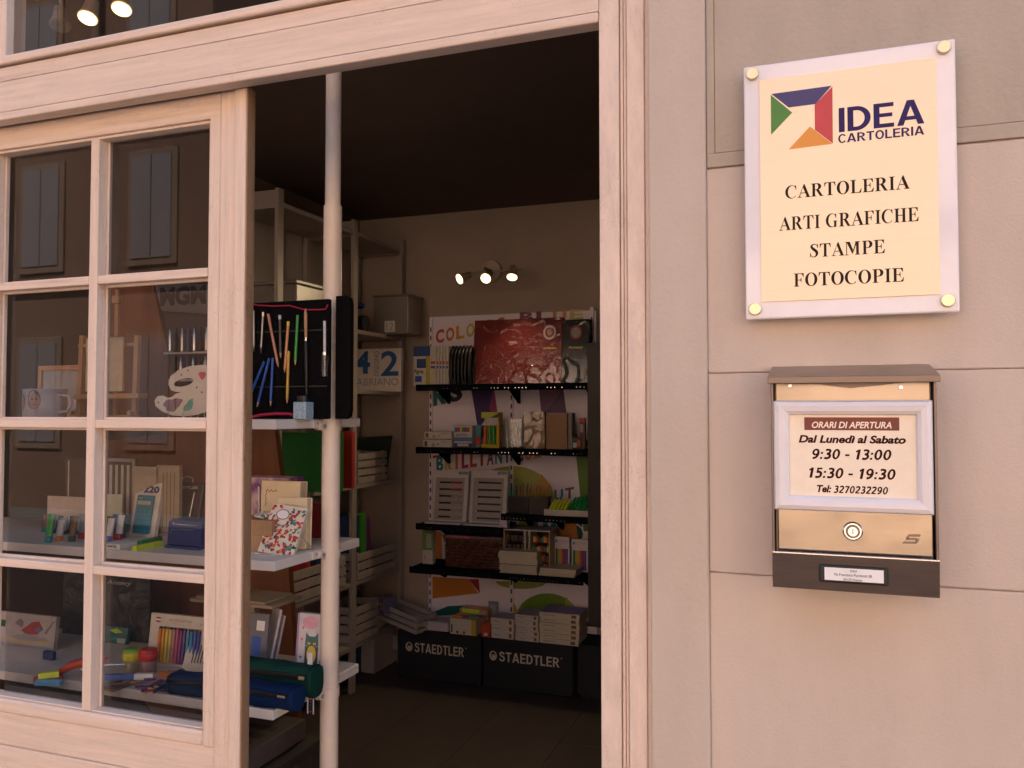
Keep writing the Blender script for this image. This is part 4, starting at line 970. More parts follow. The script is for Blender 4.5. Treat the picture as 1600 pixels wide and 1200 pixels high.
def marker(lab, a, b_, z, mat, r, cap=None, cat='highlighter', grp=None, nm=None):
    A, B_ = at(*a, Z=z + r), at(*b_, Z=z + r); d = (B_ - A); n_ = Vector((-d.y, d.x, 0)).normalized()
    m = MB(); u = Vector((0, 0, 1))
    for t0, t1, mt, k in ((0, .62, mat, 1.0), (.62, 1.0, cap or mat, 1.06)):
        p_, q_ = A + d * (t0 + .002), A + d * t1; hw_, hh = r * 1.25 * k, r * .95 * k
        m.hexa([p_ - n_ * hw_ - u * hh, p_ + n_ * hw_ - u * hh, p_ + n_ * hw_ * .8 + u * hh, p_ - n_ * hw_ * .8 + u * hh, q_ - n_ * hw_ - u * hh, q_ + n_ * hw_ - u * hh, q_ + n_ * hw_ * .8 + u * hh, q_ - n_ * hw_ * .8 + u * hh], mt)
    return tag(m.build(nm or cat.replace(' ', '_'), None, A), lab, cat, grp)
marker('neon yellow highlighter lying at the front of the middle shelf', (210, 857), (251, 849), ZM, NEON, .006, C((.70, .72, .03), .35))
marker('green highlighter lying behind the neon yellow one', (218, 849), (250, 842), ZM, GRN, .006, C((.03, .28, .05), .35))
carton('eraser', 'small white boxed eraser lying beside the neon yellow highlighter', 'eraser', (166, 187, 850, 858), ZM, None, .05, WHITE, tx=[('MARTEL', .1, .3, .8, .75, BLACK, .04)])
# tubes of paint
for i, (x, yb, hpx, c1, c2) in enumerate(((75, 848, 50, TEAL, GRN), (92, 845, 36, ORG, LGREY), (112, 846, 44, DGRN, BRN2), (127, 842, 44, RED, GREY), (170, 846, 40, BLU, LGREY), (177, 842, 42, RED, DBLU), (185, 843, 42, RED, WHITE), (193, 840, 40, YEL, DBLU))):
    q = spot_on(x - 5, x + 5, yb - hpx * .9, yb, ZM); w, h = q[3], q[4]; m = MB(tiltm(8))
    m.lathe([(0, 0), (w * .34, 0), (w * .40, h * .02), (w * .40, h * .20), (w * .2, h * .23)], (0, 0, 0), c1, 14)
    m.add([(w * .42 * math.cos(t), w * .42 * math.sin(t), h * .24) for t in [2 * math.pi * k / 12 for k in range(12)]] + [(w * .56 * math.cos(t), w * .10 * math.sin(t), h) for t in [2 * math.pi * k / 12 for k in range(12)]], [(k, (k + 1) % 12, 12 + (k + 1) % 12, 12 + k) for k in range(12)], c2, True)
    o = m.build('paint_tube', None, rel=False); o.location = q[:3]
    tag(o, ['teal capped green paint tube at the far left of the row', 'orange capped silver paint tube in the left row', 'dark green capped brown paint tube in the left row', 'red capped grey paint tube beside the muntin', 'blue capped silver paint tube left of the calculator', 'red capped blue paint tube left of the calculator', 'red capped white paint tube nearest the calculator front', 'yellow capped dark blue paint tube beside the calculator'][i], 'paint tube', 'paint tubes standing on the middle shelf')
rnd = random.Random(21)
for k in range(16):
    left = k < 9; x = 70 + k * 7 if left else 164 + (k - 9) * 4.6; q = spot_on(x - 5, x + 5, 806 + rnd.uniform(-4, 6), 838, ZM, .33 + rnd.uniform(0, .03)); w, h = q[3], q[4]; m = MB(tiltm(6))
    c1, c2 = rnd.choice((DBLU, DGRN, VIO, BRN2, BLACK, TEAL)), rnd.choice((GREY, DBLU, BRN2, DGRN, LGREY))
    m.lathe([(0, 0), (w * .36, 0), (w * .40, h * .02), (w * .40, h * .2), (w * .2, h * .23)], (0, 0, 0), c1, 12)
    m.add([(w * .42 * math.cos(t), w * .42 * math.sin(t), h * .24) for t in [2 * math.pi * j / 12 for j in range(12)]] + [(w * .56 * math.cos(t), w * .10 * math.sin(t), h) for t in [2 * math.pi * j / 12 for j in range(12)]], [(j, (j + 1) % 12, 12 + (j + 1) % 12, 12 + j) for j in range(12)], c2, True)
    o = m.build('paint_tube', None, rel=False); o.location = q[:3]; tag(o, 'dark paint tube in the crowded back row left of the muntin' if left else 'dark paint tube in the crowded back row right of the muntin', 'paint tube', 'crowded dark paint tubes ' + ('left' if left else 'right') + ' of the muntin')
carton('blank_card', 'blank pinkish white card standing behind the left paint tubes', 'card', (73, 148, 776, 830), ZM, .42, .002, C((.60, .50, .44), .7))
carton('blank_card', 'blank greenish white card standing between tubes and calculator', 'card', (164, 190, 772, 828), ZM, .42, .002, C((.58, .60, .46), .7))
q = spot_on(168, 202, 716, 830, ZM, .50); w, h = q[3] * 1.4, q[4]
T = lthing('framed_picture', 'grey photo frame of striped picture standing behind the cards', 'picture frame', q[:3]); m = MB()
for a in ((-w / 2, 0, -w / 2 + .01, h), (w / 2 - .01, 0, w / 2, h), (-w / 2 + .0102, h - .01, w / 2 - .0102, h)): m.box(a[0], 0, a[1], a[2], .01, a[3], GREY, .002)
m.build('frame', T); m = MB(); m.box(-w / 2 + .009, .004, 0, w / 2 - .009, .007, h - .008, C((.10, .08, .08), .3))
for k in range(4): m.quad(-w * .36 + k * w * .19, .01, -w * .27 + k * w * .19, h * .9, .0036, LGREY)
m.build('picture', T)
carton('wrapped_frame', 'clear wrapped dark frame standing left behind the paint tubes', 'picture frame', (100, 148, 715, 830), ZM, .52, .012, C((.06, .05, .05), .2, coat=.6), pr=[(.10, .06, .14, .95, LGREY), (.8, .06, .83, .95, GREY)])
for i, (x0, x1, yt, col, lb) in enumerate(((207, 245, 729, C((.48, .40, .30), .6), 'cream notebook with clear wrapper behind the calculator'), (243, 279, 727, C((.40, .32, .22), .6), 'tan striped notebook behind the calculator and compass set'))):
    carton('notebook', lb, 'notebook', (x0, x1, yt, 835), ZM, .40, .012, col, pr=[(.0, .86, 1, .97, C((.42, .36, .28), .5))] + ([(.3 + .16 * k, .1, .33 + .16 * k, .9, BRN2) for k in range(4)] if i else []))
# right end of the middle shelf: gifts
q = spot_on(376, 452, 746, 830, ZM, .46)
T = lthing('gift_bag', 'purple watercolour gift bag with a white cord handle', 'gift bag', q[:3]); w, h = q[3], q[4]
BAGM = bpy.data.materials.new('watercolour'); BAGM.use_nodes = True
n_, l_ = BAGM.node_tree.nodes, BAGM.node_tree.links; tcn = n_.new('ShaderNodeTexCoord'); non = n_.new('ShaderNodeTexNoise'); non.inputs['Scale'].default_value = 22; ran = n_.new('ShaderNodeValToRGB')
ran.color_ramp.elements[0].color = (.16, .05, .22, 1); ran.color_ramp.elements[1].color = (.62, .42, .46, 1); ran.color_ramp.elements[0].position = .38; ran.color_ramp.elements[1].position = .6
l_.new(tcn.outputs['Object'], non.inputs['Vector']); l_.new(non.outputs['Fac'], ran.inputs[0]); l_.new(ran.outputs[0], n_['Principled BSDF'].inputs['Base Color'])
MB().box(-w / 2, 0, 0, w / 2, .06, h, BAGM, .001).build('bag', T)
m = MB(); m.tube([(-w * .12, -.002, h * .85), (-w * .10, -.004, h * .65), (-w * .09, -.004, h * .5), (-w * .11, -.004, h * .42)], .0025, WHITE); m.build('handle', T)
q = spot_on(360, 424, 812, 862, ZM); w, h = q[3], q[4]
T = lthing('gift_box', 'kraft cardboard gift box with lid and white ribbon bow', 'gift box', q[:3]); d_ = .085
MB().box(-w / 2 + .002, .002, 0, w / 2 - .002, d_ - .002, h * .60, KRAFT, .001).build('box', T)
m = MB(); m.box(-w / 2, 0, h * .52, w / 2, d_, h, C((.36, .21, .11), .7), .001); m.build('lid', T)
m = MB(); rnd = random.Random(3)
for k in range(9):
    a = k * .7; rx = .012 + .004 * rnd.random(); m.tube([(w * .1, .03, h + .001), (w * .1 + math.cos(a) * rx, .03 + math.sin(a) * rx, h + .012), (w * .1 + math.cos(a) * rx * 1.7, .03 + math.sin(a) * rx * 1.6, h + .006), (w * .1 + math.cos(a + .4) * rx * .8, .03 + math.sin(a + .4) * rx * .8, h + .003)], .0028, C((.70, .64, .56), .4), 6)
m.build('bow', T)
z6_ = lambda x, y: (360 + x * .23328, 640 + y * .23333)
def albm(lab, px, Y, dep, tilt=0, deco=False):
    cx, cy, cz, w, h = spot_on(*px, ZM, Y); m = MB(tiltm(tilt)); m.box(-w / 2, 0, 0, w / 2, .004, h, CREAM, .001); m.box(-w / 2 + .002, .0042, .002, w / 2 - .002, dep - .0042, h - .002, C((.62, .5, .34), .8)); m.box(-w / 2, dep - .004, 0, w / 2, dep, h, CREAM, .001)
    if deco:
        for t in range(9): m.poly(_ell(-w * .36 + t * .0035, h * .84 + .002 * math.sin(t * 2), .0018, .0014), -.0004, [RED, DGRN, BRN2][t % 3]); m.poly(_ell(-w * .37 + .001 * math.sin(t * 2), h * .82 - t * .004, .0013, .0018), -.0004, [RED, DGRN, BRN2][t % 3])
        m.text('fiori', -w * .12, h * .18, w * .22, h * .30, -.0004, BRN, .01, .2)
    o = m.build('photo_album', None, rel=False); o.location = (cx, cy, cz); return tag(o, lab, 'album')
albm('larger cream album with a floral corner and red script', (405, 466, 752, 836), .40, .030, 3, True)
albm('smaller plain cream album in front of the floral one', (431, 478, 778, 850), .345, .022, 2)
q = spot_on(404, 455, 790, 862, ZM, .275); w, h = q[3] * 1.02, q[4] * 1.05
T = lthing('patterned_notebook', 'notebook with red and white flower pattern leaning on a wire stand', 'notebook', q[:3], R(8)); TM = tiltm(24)
m = MB(TM @ Matrix.Rotation(R(7), 4, 'Y')); m.box(-w / 2, 0, 0, w / 2, .012, h, C((.70, .62, .50), .6), .001); rnd = random.Random(5)
for k in range(170):
    x, z = -w * .47 + w * .94 * rnd.random(), h * .03 + h * .94 * rnd.random()
    if abs(x + w * .12) < w * .2 and abs(z - h * .8) < h * .13: continue
    a = rnd.random() * 3; rx, rz_ =   .0022 + .0036 * rnd.random(), .0016 + .0022 * rnd.random()
    m.poly([(x + rx * math.cos(t) * math.cos(a) - rz_ * math.sin(t) * math.sin(a), z + rx * math.cos(t) * math.sin(a) + rz_ * math.sin(t) * math.cos(a)) for t in [2 * math.pi * j / 9 for j in range(9)]], -.0003 - .00001 * k, [RED, RED, RED, ORG, DGRN, RED, BRN2, TEAL][k % 8])
m.poly(_ell(-w * .12, h * .80, w * .19, h * .105), -.0016, BRN2); m.poly(_ell(-w * .12, h * .80, w * .165, h * .09), -.0018, WHITE)
m.build('cover', T)
m = MB(); m.tube([(w * .1, .065, .0012), (w * .42, .020, h * .45), (w * .62, .075, .0012), (w * .3, .05, .0012), (w * .1, .065, .0012)], .0012, CHROME, 6); m.tube([(-w * .45, -.012, .006), (-w * .45, -.012, .0012), (w * .45, -.012, .0012), (w * .45, -.012, .006)], .0012, CHROME, 6); m.build('wire_stand', T)
m = MB(); m.box(cc(440, 850, .52).x, .50, ZM, cc(512, 850, .52).x, .528, ZM + .085, C((.20, .02, .02), .5), .002)
tag(m.build('notebook', None, (cc(480, 850, .52).x, .5, ZM)), 'dark red notebook standing at the back of the middle shelf', 'notebook')
# folders seen between the shelves, standing on the bookcase
# ------------------------------------------------------------------ lowest shelf
z7_ = lambda x, y: (360 + x * .25, 900 + y * .25)
def pouch(lab, px, z, dep, mat, zipm):
    cx, cy, cz, w, h = spot_on(*px, z); T = lthing('pencil_case', lab, 'pencil case', (cx, cy + dep / 2, cz), group='zipped fabric pencil cases')
    m = MB(); n = 22; P = []
    for i in range(9):
        x = -w / 2 + w * i / 8; k = [.90, .99, 1, 1.01, 1.03, .99, 1, 1, .93][i]
        for j in range(n):
            t = 2 * math.pi * j / n; sx = math.copysign(abs(math.cos(t)) ** .55, math.cos(t)); sz = math.copysign(abs(math.sin(t)) ** .6, math.sin(t))
            P.append((x, sx * dep / 2 * k, h / 2 + sz * h / 2 * (k if sz > 0 else 1) + .0016 * math.sin(i * 2.3 + j * .7)))
    m.add(P, [(i * n + j, i * n + (j + 1) % n, (i + 1) * n + (j + 1) % n, (i + 1) * n + j) for i in range(8) for j in range(n)], mat, True)
    m.add(P, [tuple(range(n)), tuple(range(9 * n - 1, 8 * n - 1, -1))], mat); m.build('pouch', T)
    for xx in (-.47, .47):
        m = MB(); m.tube([(w * xx, math.copysign(abs(math.cos(t)) ** .55, math.cos(t)) * dep * .505, h / 2 + math.copysign(abs(math.sin(t)) ** .6, math.sin(t)) * h * .505) for t in [2 * math.pi * j / 22 for j in range(23)]], .0012, mat, 6); m.build('seam', T)
    m = MB(); m.box(-w * .49, -dep / 2 - .0025, h * .62, w * .46, -dep / 2 + .010, h * .80, zipm, .0015); zp = m.build('zip', T)
    m = MB(); m.box(w * .40, -dep / 2 - .006, h * .66, w * .455, -dep / 2 - .0026, h * .76, BRASS, .001); m.build('zip_pull', zp)
    return T, cx, cy, w, h
CANG = C((.010, .05, .038), .9, var=.2, bump=.5, scale=500); CANB = C((.008, .024, .085), .9, var=.2, bump=.5, scale=500)
pouch('dark blue canvas pencil case at the front of the lowest shelf', (258, 456, 1066, 1101), ZL, .05, CANB, BLACK)
cgx = pouch('dark green canvas pencil case behind the blue one', (330, 484, 1037, 1084), ZL, .055, CANG, BLACK)
m = MB(); K = z7_(505, 540); a = at(*K, Y=cgx[2] - .004); m.box(a.x - .006, a.y - .006, a.z - .003, a.x + .006, a.y - .003, a.z + .022, LGREY, .001)
tag(m.build('price_tag', None, (a.x, a.y, a.z)), 'small white swing tag hanging on the green pencil case', 'tag')
a = at(486, 1082, Y=.30); b_ = at(486, 1116, Y=.30); w2 = .0085
m = MB(); m.box(a.x - w2, .299, b_.z, a.x + w2, .3025, a.z + .012, BLACK, .0008)
for s in (-1, 1): m.quad(a.x + s * w2 - (0 if s < 0 else .003), b_.z + .001, a.x + s * w2 + (.003 if s < 0 else 0), a.z, .2985, LGREY)
for k in range(5): m.poly(_ell(a.x, b_.z + .006 + k * .007, .0026, .0022), .2983, [RED, DBLU, DGRN, VIO, ORG][k])
tag(m.build('woven_strap', None, (a.x, .30, b_.z)), 'black and white woven strap hanging over the lowest shelf edge', 'strap')
q = spot_on(460, 508, 961, 1062, ZL); w, h = q[3], q[4]
T = lthing('cat_notebook', 'notebook with a drawn cat, hearts and a pink balloon', 'notebook', q[:3], R(3)); TM = tiltm(6)
m = MB(TM); m.box(-w / 2, 0, 0, w / 2, .018, h, C((.60, .56, .58), .5), .001); m.quad(-w * .49, .001, -w * .43, h, -.0002, C((.35, .22, .40), .5))
yy = -.0004; FUR = C((.06, .14, .14), .6); m.poly(_ell(-w * .08, h * .86, w * .24, h * .10), yy, C((.66, .34, .42), .5))
m.poly([(-w * .22, h * .46), (w * .22, h * .46), (w * .20, h * .64), (w * .19, h * .72), (w * .09, h * .655), (-w * .09, h * .655), (-w * .19, h * .71), (-w * .20, h * .64)], yy, FUR); m.poly([(-w * .22, h * .05), (w * .22, h * .05), (w * .20, h * .465), (-w * .20, h * .465)], yy - .0001, C((.05, .045, .05), .6)); m.poly(_ell(0, h * .38, w * .15, h * .13), yy - .0002, C((.62, .48, .06), .5))
for s in (-1, 1): m.poly(_ell(s * w * .09, h * .545, w * .045, h * .02), yy - .0003, YEL); m.poly(_ell(s * w * .09, h * .545, w * .012, h * .018), yy - .0004, BLACK); m.poly([(s * w * .03, h * .50), (s * w * .24, h * .515), (s * w * .24, h * .508)] if s > 0 else [(s * w * .03, h * .50), (s * w * .24, h * .508), (s * w * .24, h * .515)], yy - .0003, LGREY)
for x, z, mt in ((.34, .5, TEAL), (-.34, .33, TEAL), (.34, .75, PNK), (.30, .28, TEAL), (-.32, .6, PNK), (-.30, .78, PNK), (.33, .64, GRN)): s_ = w * .05; m.poly([(x * w, z * h - s_ * 1.2), (x * w + s_, z * h + .2 * s_), (x * w + s_ * .5, z * h + s_ * .8), (x * w, z * h + s_ * .3), (x * w - s_ * .5, z * h + s_ * .8), (x * w - s_, z * h + .2 * s_)], yy, mt)
m.build('cover', T)
# bundle of notebooks and blister of blue pens behind the pencil cases
for i, (x0, x1, yt) in enumerate(((398, 426, 950), (406, 434, 960))):
    carton('exercise_book', ['white exercise book leaning behind the green pencil case', 'white exercise book with curled page beside it'][i], 'notebook', (x0, x1, yt, 1062), ZL, .42 + .03 * i, .006, C((.58, .52, .54), .6), tilt=12, rz=-35 + 5 * i, pr=[(.1, .1, .14, .95, GREY)])
carton('pen_blister', 'grey blister pack with blue pens behind the green pencil case', 'pen pack', (376, 412, 960, 1062), ZL, .38, .006, C((.14, .14, .16), .4), tilt=8, pr=[(.5, .72, .85, .88, WHITE), (.35, .3, .75, .62, BLU), (.1, .1, .9, .13, LGREY)])
m = MB(); a = at(385, 930, Y=.46); m.box(-1.44, .40, a.z - .012, -1.20, .52, a.z - .004, C((.30, .24, .18), .7), .001); m.box(-1.42, .40, a.z - .003, -1.22, .51, a.z + .003, C((.33, .27, .20), .7), .001)
m.box(-1.30, .44, ZL, -1.28, .46, a.z - .0122, C((.30, .24, .18), .7)); m.box(-1.42, .44, ZL, -1.40, .46, a.z - .0122, C((.30, .24, .18), .7))
tag(m.build('wooden_riser', None, (-1.3, .45, ZL)), 'small brown riser with flat sheets behind the pens', 'riser')
# box of coloured pens
q = spot_on(230, 318, 963, 1042, ZL); w, h = q[3], q[4]
T = lthing('coloured_pen_box', 'white open box with a row of twelve coloured pens in rainbow order', 'pen box', q[:3], R(2)); TM = tiltm(7); WB = C((.70, .64, .55), .55)
m = MB(TM); m.box(-w / 2, 0, 0, w / 2, .016, h, WB, .001); m.quad(-w * .32, h * .06, w * .40, h * .76, -.0003, C((.30, .26, .24), .5)); m.poly(_ell(-w * .36, h * .88, w * .06, h * .055), -.0004, C((.35, .03, .03), .5)); m.quad(-w * .42, h * .86, -w * .30, h * .90, -.0005, WHITE); m.text('MODULINEA', -w * .17, h * .87, w * .22, h * .92, -.0004, GREY, .02); m.text('twist up colour', -w * .14, h * .81, w * .16, h * .835, -.0004, GREY); m.text('24', w * .36, h * .83, w * .42, h * .88, -.0004, GREY, .02); m.build('box', T)
cols = [C(c, .35) for c in ((.7, .2, .03), (.72, .35, .03), (.75, .5, .04), (.62, .55, .2), (.6, .25, .22), (.45, .10, .18), (.3, .05, .22), (.15, .06, .25), (.05, .28, .42), (.04, .2, .45), (.03, .1, .35), (.04, .05, .28))]
for k, c in enumerate(cols):
    x = -w * .29 + k * w * .0605; m = MB(TM); m.cyl((x, -.004, h * .07), (x, -.004, h * .72), w * .024, None, c, 12); m.cyl((x, -.004, h * .72), (x, -.004, h * .755), w * .026, w * .018, [BLACK, DGRN, RED][k % 3], 12); m.build('pen', T)
q = spot_on(284, 322, 1008, 1052, ZL); carton('pen_card', 'white card of black fine pens tilted before the rainbow box', 'pen pack', (284, 322, 1006, 1050), ZL, None, .004, C((.66, .60, .52), .5), tilt=25, pr=[(.30 + .11 * k, .3, .345 + .11 * k, .95, BLACK) for k in range(5)], rz=6)
for (x0, x1, c1, c2, lb) in ((195, 216, C((.62, .56, .03), .25), C((.20, .42, .03), .3), 'yellow tub sharpener with green lid'), (220, 243, C((.55, .03, .03), .25), C((.45, .02, .02), .3), 'red tub sharpener with red lid')):
    q = spot_on(x0, x1, 1013, 1052, ZL); w, h = q[3], q[4]; T = lthing('pencil_sharpener', lb + ' on the lowest shelf', 'sharpener', q[:3], group='round tub pencil sharpeners')
    m = MB(); m.lathe([(0, 0), (w * .40, 0), (w * .42, .002), (w * .44, h * .52), (w * .40, h * .54)], (0, 0, 0), glass('tinted_tub', tuple(v ** .5 if v > .1 else .25 for v in c1.node_tree.nodes['Color Ramp'].color_ramp.elements[0].color[:3]), rough=.05, haze=.25), 24); m.lathe([(0, .002), (w * .3, .002), (w * .2, h * .3), (0, h * .42)], (0, 0, 0), C((.5, .4, .2), .8), 12); m.build('tub', T)
    m = MB(); m.lathe([(w * .42, h * .545), (w * .49, h * .60), (w * .50, h * .82), (w * .46, h * .88), (0, h * .88)], (0, 0, 0), c1, 24); m.build('body', T)
    m = MB(); m.lathe([(w * .46, h * .885), (w * .44, h * .97), (w * .38, h), (0, h)], (0, 0, 0), c2, 24); m.build('lid', T)
pz = [('blue and white marker lying across the pen tray', (163, 1058), (240, 1056), BLU, WHITE, .006), ('orange pen lying behind the pen tray', (250, 1052), (272, 1056), ORG, ORG, .005), ('brown pencil lying at the back of the lowest shelf', (262, 1050), (306, 1054), PINKP, BRN2, .004)]
for lb, a, b_, c1, c2, r in pz: marker(lb, a, b_, ZL + (.012 if 'across' in lb else 0), c1, r, c2, 'marker')
a, b_, c, d_ = at(150, 1078, Z=ZL), at(214, 1084, Z=ZL), at(228, 1062, Z=ZL), at(160, 1058, Z=ZL)
m = MB(); m.box(a.x, a.y + .0, ZL, c.x, c.y + .01, ZL + .009, CLEARW, .001); m.box(a.x + .004, a.y + .004, ZL + .0005, c.x - .004, c.y, ZL + .003, BRN2)
tag(m.build('pen_tray', None, (a.x, a.y, ZL)), 'flat clear plastic pen tray on the lowest shelf', 'tray')
rnd = random.Random(11)
for k, (a, b_, c) in enumerate((((222, 1080), (262, 1062), VIO), ((230, 1083), (275, 1066), RED), ((228, 1076), (258, 1060), BRN2), ((240, 1084), (282, 1070), DBLU), ((236, 1074), (280, 1062), VIO), ((246, 1080), (290, 1068), BLACK), ((262, 1058), (300, 1060), RED))):
    A, B_ = at(*a, Z=ZL + .004), at(*b_, Z=ZL + .004); pencil('pencil', ['violet pencil lying outermost in the loose heap', 'red pencil in the loose heap by the blue case', 'brown pencil in the loose heap by the tray', 'navy pencil lying against the blue pencil case', 'second violet pencil lying inside the loose heap', 'black pencil in the loose heap by the blue case', 'red pencil lying behind the loose heap'][k], A + Vector((0, 0, .004 * (k % 2))), B_ + Vector((0, 0, .004 * (k % 2))), .0036, c, 'pencils lying loose on the lowest shelf')
rnd = random.Random(31)
for k in range(14):
    x, y = rnd.uniform(168, 285), rnd.uniform(1058, 1074); dx = rnd.uniform(24, 48); A, B_ = at(x, y, Z=ZL + .013), at(x + dx, y - rnd.uniform(-3, 8), Z=ZL + .013)
    pencil('pencil', 'slim dark pencil in the jumble spread around the pen tray', A, B_, .0034, rnd.choice((DBLU, BRN2, BLACK, VIO, DGRN, PINKP)), 'jumble of slim pencils around the pen tray')
# left pane, lowest shelf
m = MB()
for (a, b_, c) in (((53, 1062), (98, 1058), RED), ((60, 1056), (92, 1052), NEON), ((56, 1066), (96, 1066), SKY_)):
    marker({RED: 'red marker lying in the left pane beside scissors', NEON: 'yellow green marker lying on others in left pane', SKY_: 'light blue marker in front of the red one in left pane'}[c], a, b_, ZL + (.012 if c is NEON else 0), c, .006, None, 'marker')
q = at(90, 1052, Z=ZL + .012)
T = lthing('scissors', 'red handled school scissors standing on the lowest shelf', 'scissors', tuple(q)); m = MB(); m.tube([(0, 0, 0), (.03, .01, .018), (.07, .03, .03), (.10, .05, .028)], [.007, .010, .010, .004], C((.50, .06, .02), .4)); m.build('handle', T); m = MB(); m.tube([(.05, .02, .008), (.09, .04, .016), (.14, .06, .018)], [.004, .006, .001], CHROME, 6); m.build('blade', T)
q = spot_on(-8, 82, 960, 1060, ZL, .34); w, h = q[3], q[4]
carton('drawing_book', 'colouring book with a loose red and grey scribble drawing cover', 'book', (-8, 82, 960, 1062), ZL, .36, .012, C((.42, .37, .36), .5), tilt=6,
       pr=[([(.42, .50), (.60, .78), (.72, .82), (.80, .60), (.70, .42), (.52, .40)], C((.35, .05, .04), .5)), ([(.66, .55), (.72, .66), (.78, .55), (.72, .48)], C((.10, .2, .35), .5)), ([(.25, .30), (.50, .42), (.86, .34), (.92, .26), (.4, .2)], C((.30, .28, .30), .5)), ([(.05, .22), (.6, .17), (.9, .28), (.9, .22), (.5, .10)], C((.55, .38, .10), .5)), (.0, .55, .14, .75, DGRN), ([(.82, .5), (.96, .88), (.98, .86), (.86, .46)], C((.2, .18, .2), .5)), ([(.30, .7), (.40, .86), (.46, .74), (.44, .58)], C((.22, .16, .17), .5)), (.0, .02, 1, .10, C((.25, .27, .32), .5))], tx=[])
carton('coloured_pen_pack', 'blue pack with logo leaning between scissors and drawing book', 'pen pack', (66, 82, 1018, 1058), ZL, .30, .01, DBLU)
carton('craft_blister', 'teal blister pack behind the yellow tub sharpener', 'blister pack', (160, 196, 980, 1056), ZL, .47, .012, C((.02, .13, .13), .35), tilt=10, pr=[([(.2, .75), (.5, .92), (.8, .7), (.5, .6)], LIME), ([(.2, .2), (.5, .45), (.7, .25)], TEAL), (.6, .05, .95, .35, C((.35, .42, .45), .4))])
carton('black_folder', 'large black wrapped folder with faint script standing at back', 'folder', (96, 232, 898, 1040), ZL, .50, .012, crinkle('black_wrap', (.012, .012, .013), 9), tx=[('Annecy', .52, .84, .80, .93, GREY, .01, .3)])
m = MB(); a = at(415, 1168, Y=.40); bz = a.z - .055
m.box(-1.44, .26, bz, -1.24, .60, bz + .05, C((.11, .09, .085), .6), .002); m.text('PASTELLI', -1.42, bz + .015, -1.27, bz + .038, .2594, GREY, .02)
for k in range(5): m.box(-1.42, .30 + k * .05, bz + .0502, -1.27, .325 + k * .05, bz + .0508, C((.05, .045, .05), .6))

tag(m.build('printed_carton', None, (-1.25, .4, bz)), 'wide grey printed carton on the low bench under the display shelves', 'carton')
T = thing('low_bench', 'low dark grey bench under the lowest display shelf', 'bench', (-1.28, .45, 0)); GB = C((.05, .042, .04), .5)
MB().box(-1.6, .24, bz - .025, -1.20, .62, bz - .0005, GB).build('seat', T)
for x in (-1.6, -1.24):
    for y in (.26, .57): MB().box(x, y, 0, x + .04, y + .04, bz - .0255, GB).build('leg', T)
# ------------------------------------------------------------------ white bookcase along the left wall
XB = -2.32
Yp = (1.98, 2.655, 3.205)
PB = C((.36, .31, .28), .5, var=.05)
zs = [at(600, y, X=XB).z for y in (378, 522, 611, 751, 893, 985)]
BC = thing('bookcase', 'tall white open bookcase along the left wall of the shop', 'bookcase', (XB, 2.6, 0))
for y in Yp:
    m = MB(); m.box(XB - .02, y - .022, 0, XB, y + .022, zs[0] + .06, PB, .002); m.box(XB - .325, y - .022, 0, XB - .30, y + .022, zs[0] + .06, PB, .002)
    for z in (zs[0] - .03, .08): m.box(XB - .2995, y - .012, z, XB - .0205, y + .012, z + .085, PB, .002)
    m.build('upright', BC)
for i, z in enumerate(zs):
    for a, b_ in zip(Yp, Yp[1:]): MB().box(XB - .298, a + .0225, z - .022, XB - .003, b_ - .0225, z, PB, .002).build('shelf', BC)
MB().box(XB - .328, Yp[0] - .02, 0, XB - .3255, Yp[2] + .02, zs[0], PB).build('back_panel', BC)

SL = C((.42, .36, .32), .65, var=.12, bump=.2, scale=30)
def crate_mesh(L, Dp, H, n=3):
    m = MB(); g = H / n
    for k in range(n):
        z0, z1_ = k * g + .004, (k + 1) * g - .006
        m.box(-L / 2, -Dp / 2, z0, L / 2, -Dp / 2 + .008, z1_, SL, .001); m.box(-L / 2, Dp / 2 - .008, z0, L / 2, Dp / 2, z1_, SL, .001)
        m.box(-L / 2, -Dp / 2 + .0085, z0, -L / 2 + .008, Dp / 2 - .0085, z1_, SL, .001); m.box(L / 2 - .008, -Dp / 2 + .0085, z0, L / 2, Dp / 2 - .0085, z1_, SL, .001)
    for sx in (-1, 1):
        for sy in (-1, 1): m.box(sx * (L / 2 - .0085), sy * (Dp / 2 - .0085), 0, sx * (L / 2 - .026), sy * (Dp / 2 - .026), H, SL, .001)
    m.box(-L / 2 + .009, -Dp / 2 + .009, 0.001, L / 2 - .009, Dp / 2 - .009, .006, SL)
    return m
def crate(lab, loc, L, Dp, H, n, rz=90, ry=0):
    o = crate_mesh(L, Dp, H, n).build('slatted_crate', None, rel=False); o.location = loc; o.rotation_euler = (0, R(ry), R(rz))
    return tag(o, lab, 'crate', 'whitewashed slatted crates')
def yx(px, z): return at(px, 700, X=XB).y
ya, yb = yx(561, 0), yx(606, 0)
crate('small whitewashed slatted crate with a dark green folder behind it', (XB - .10, (ya + yb) / 2, zs[3]), yb - ya, .19, at(580, 706, X=XB).z - zs[3], 4)
ya, yb = 2.69, yx(620, 0)
crate('long slatted crate holding blue, green and purple folders', (XB - .10, (ya + yb) / 2, zs[4]), yb - ya, .20, .15, 3)
crate('slatted crate on the lowest bookcase shelf under the crate of folders', (XB - .10, 2.80, zs[5]), .25, .20, .20, 4)
crate('slatted crate in the near bookcase bay behind the cat notebook', (XB - .10, 2.31, zs[4]), .52, .20, .16, 3)
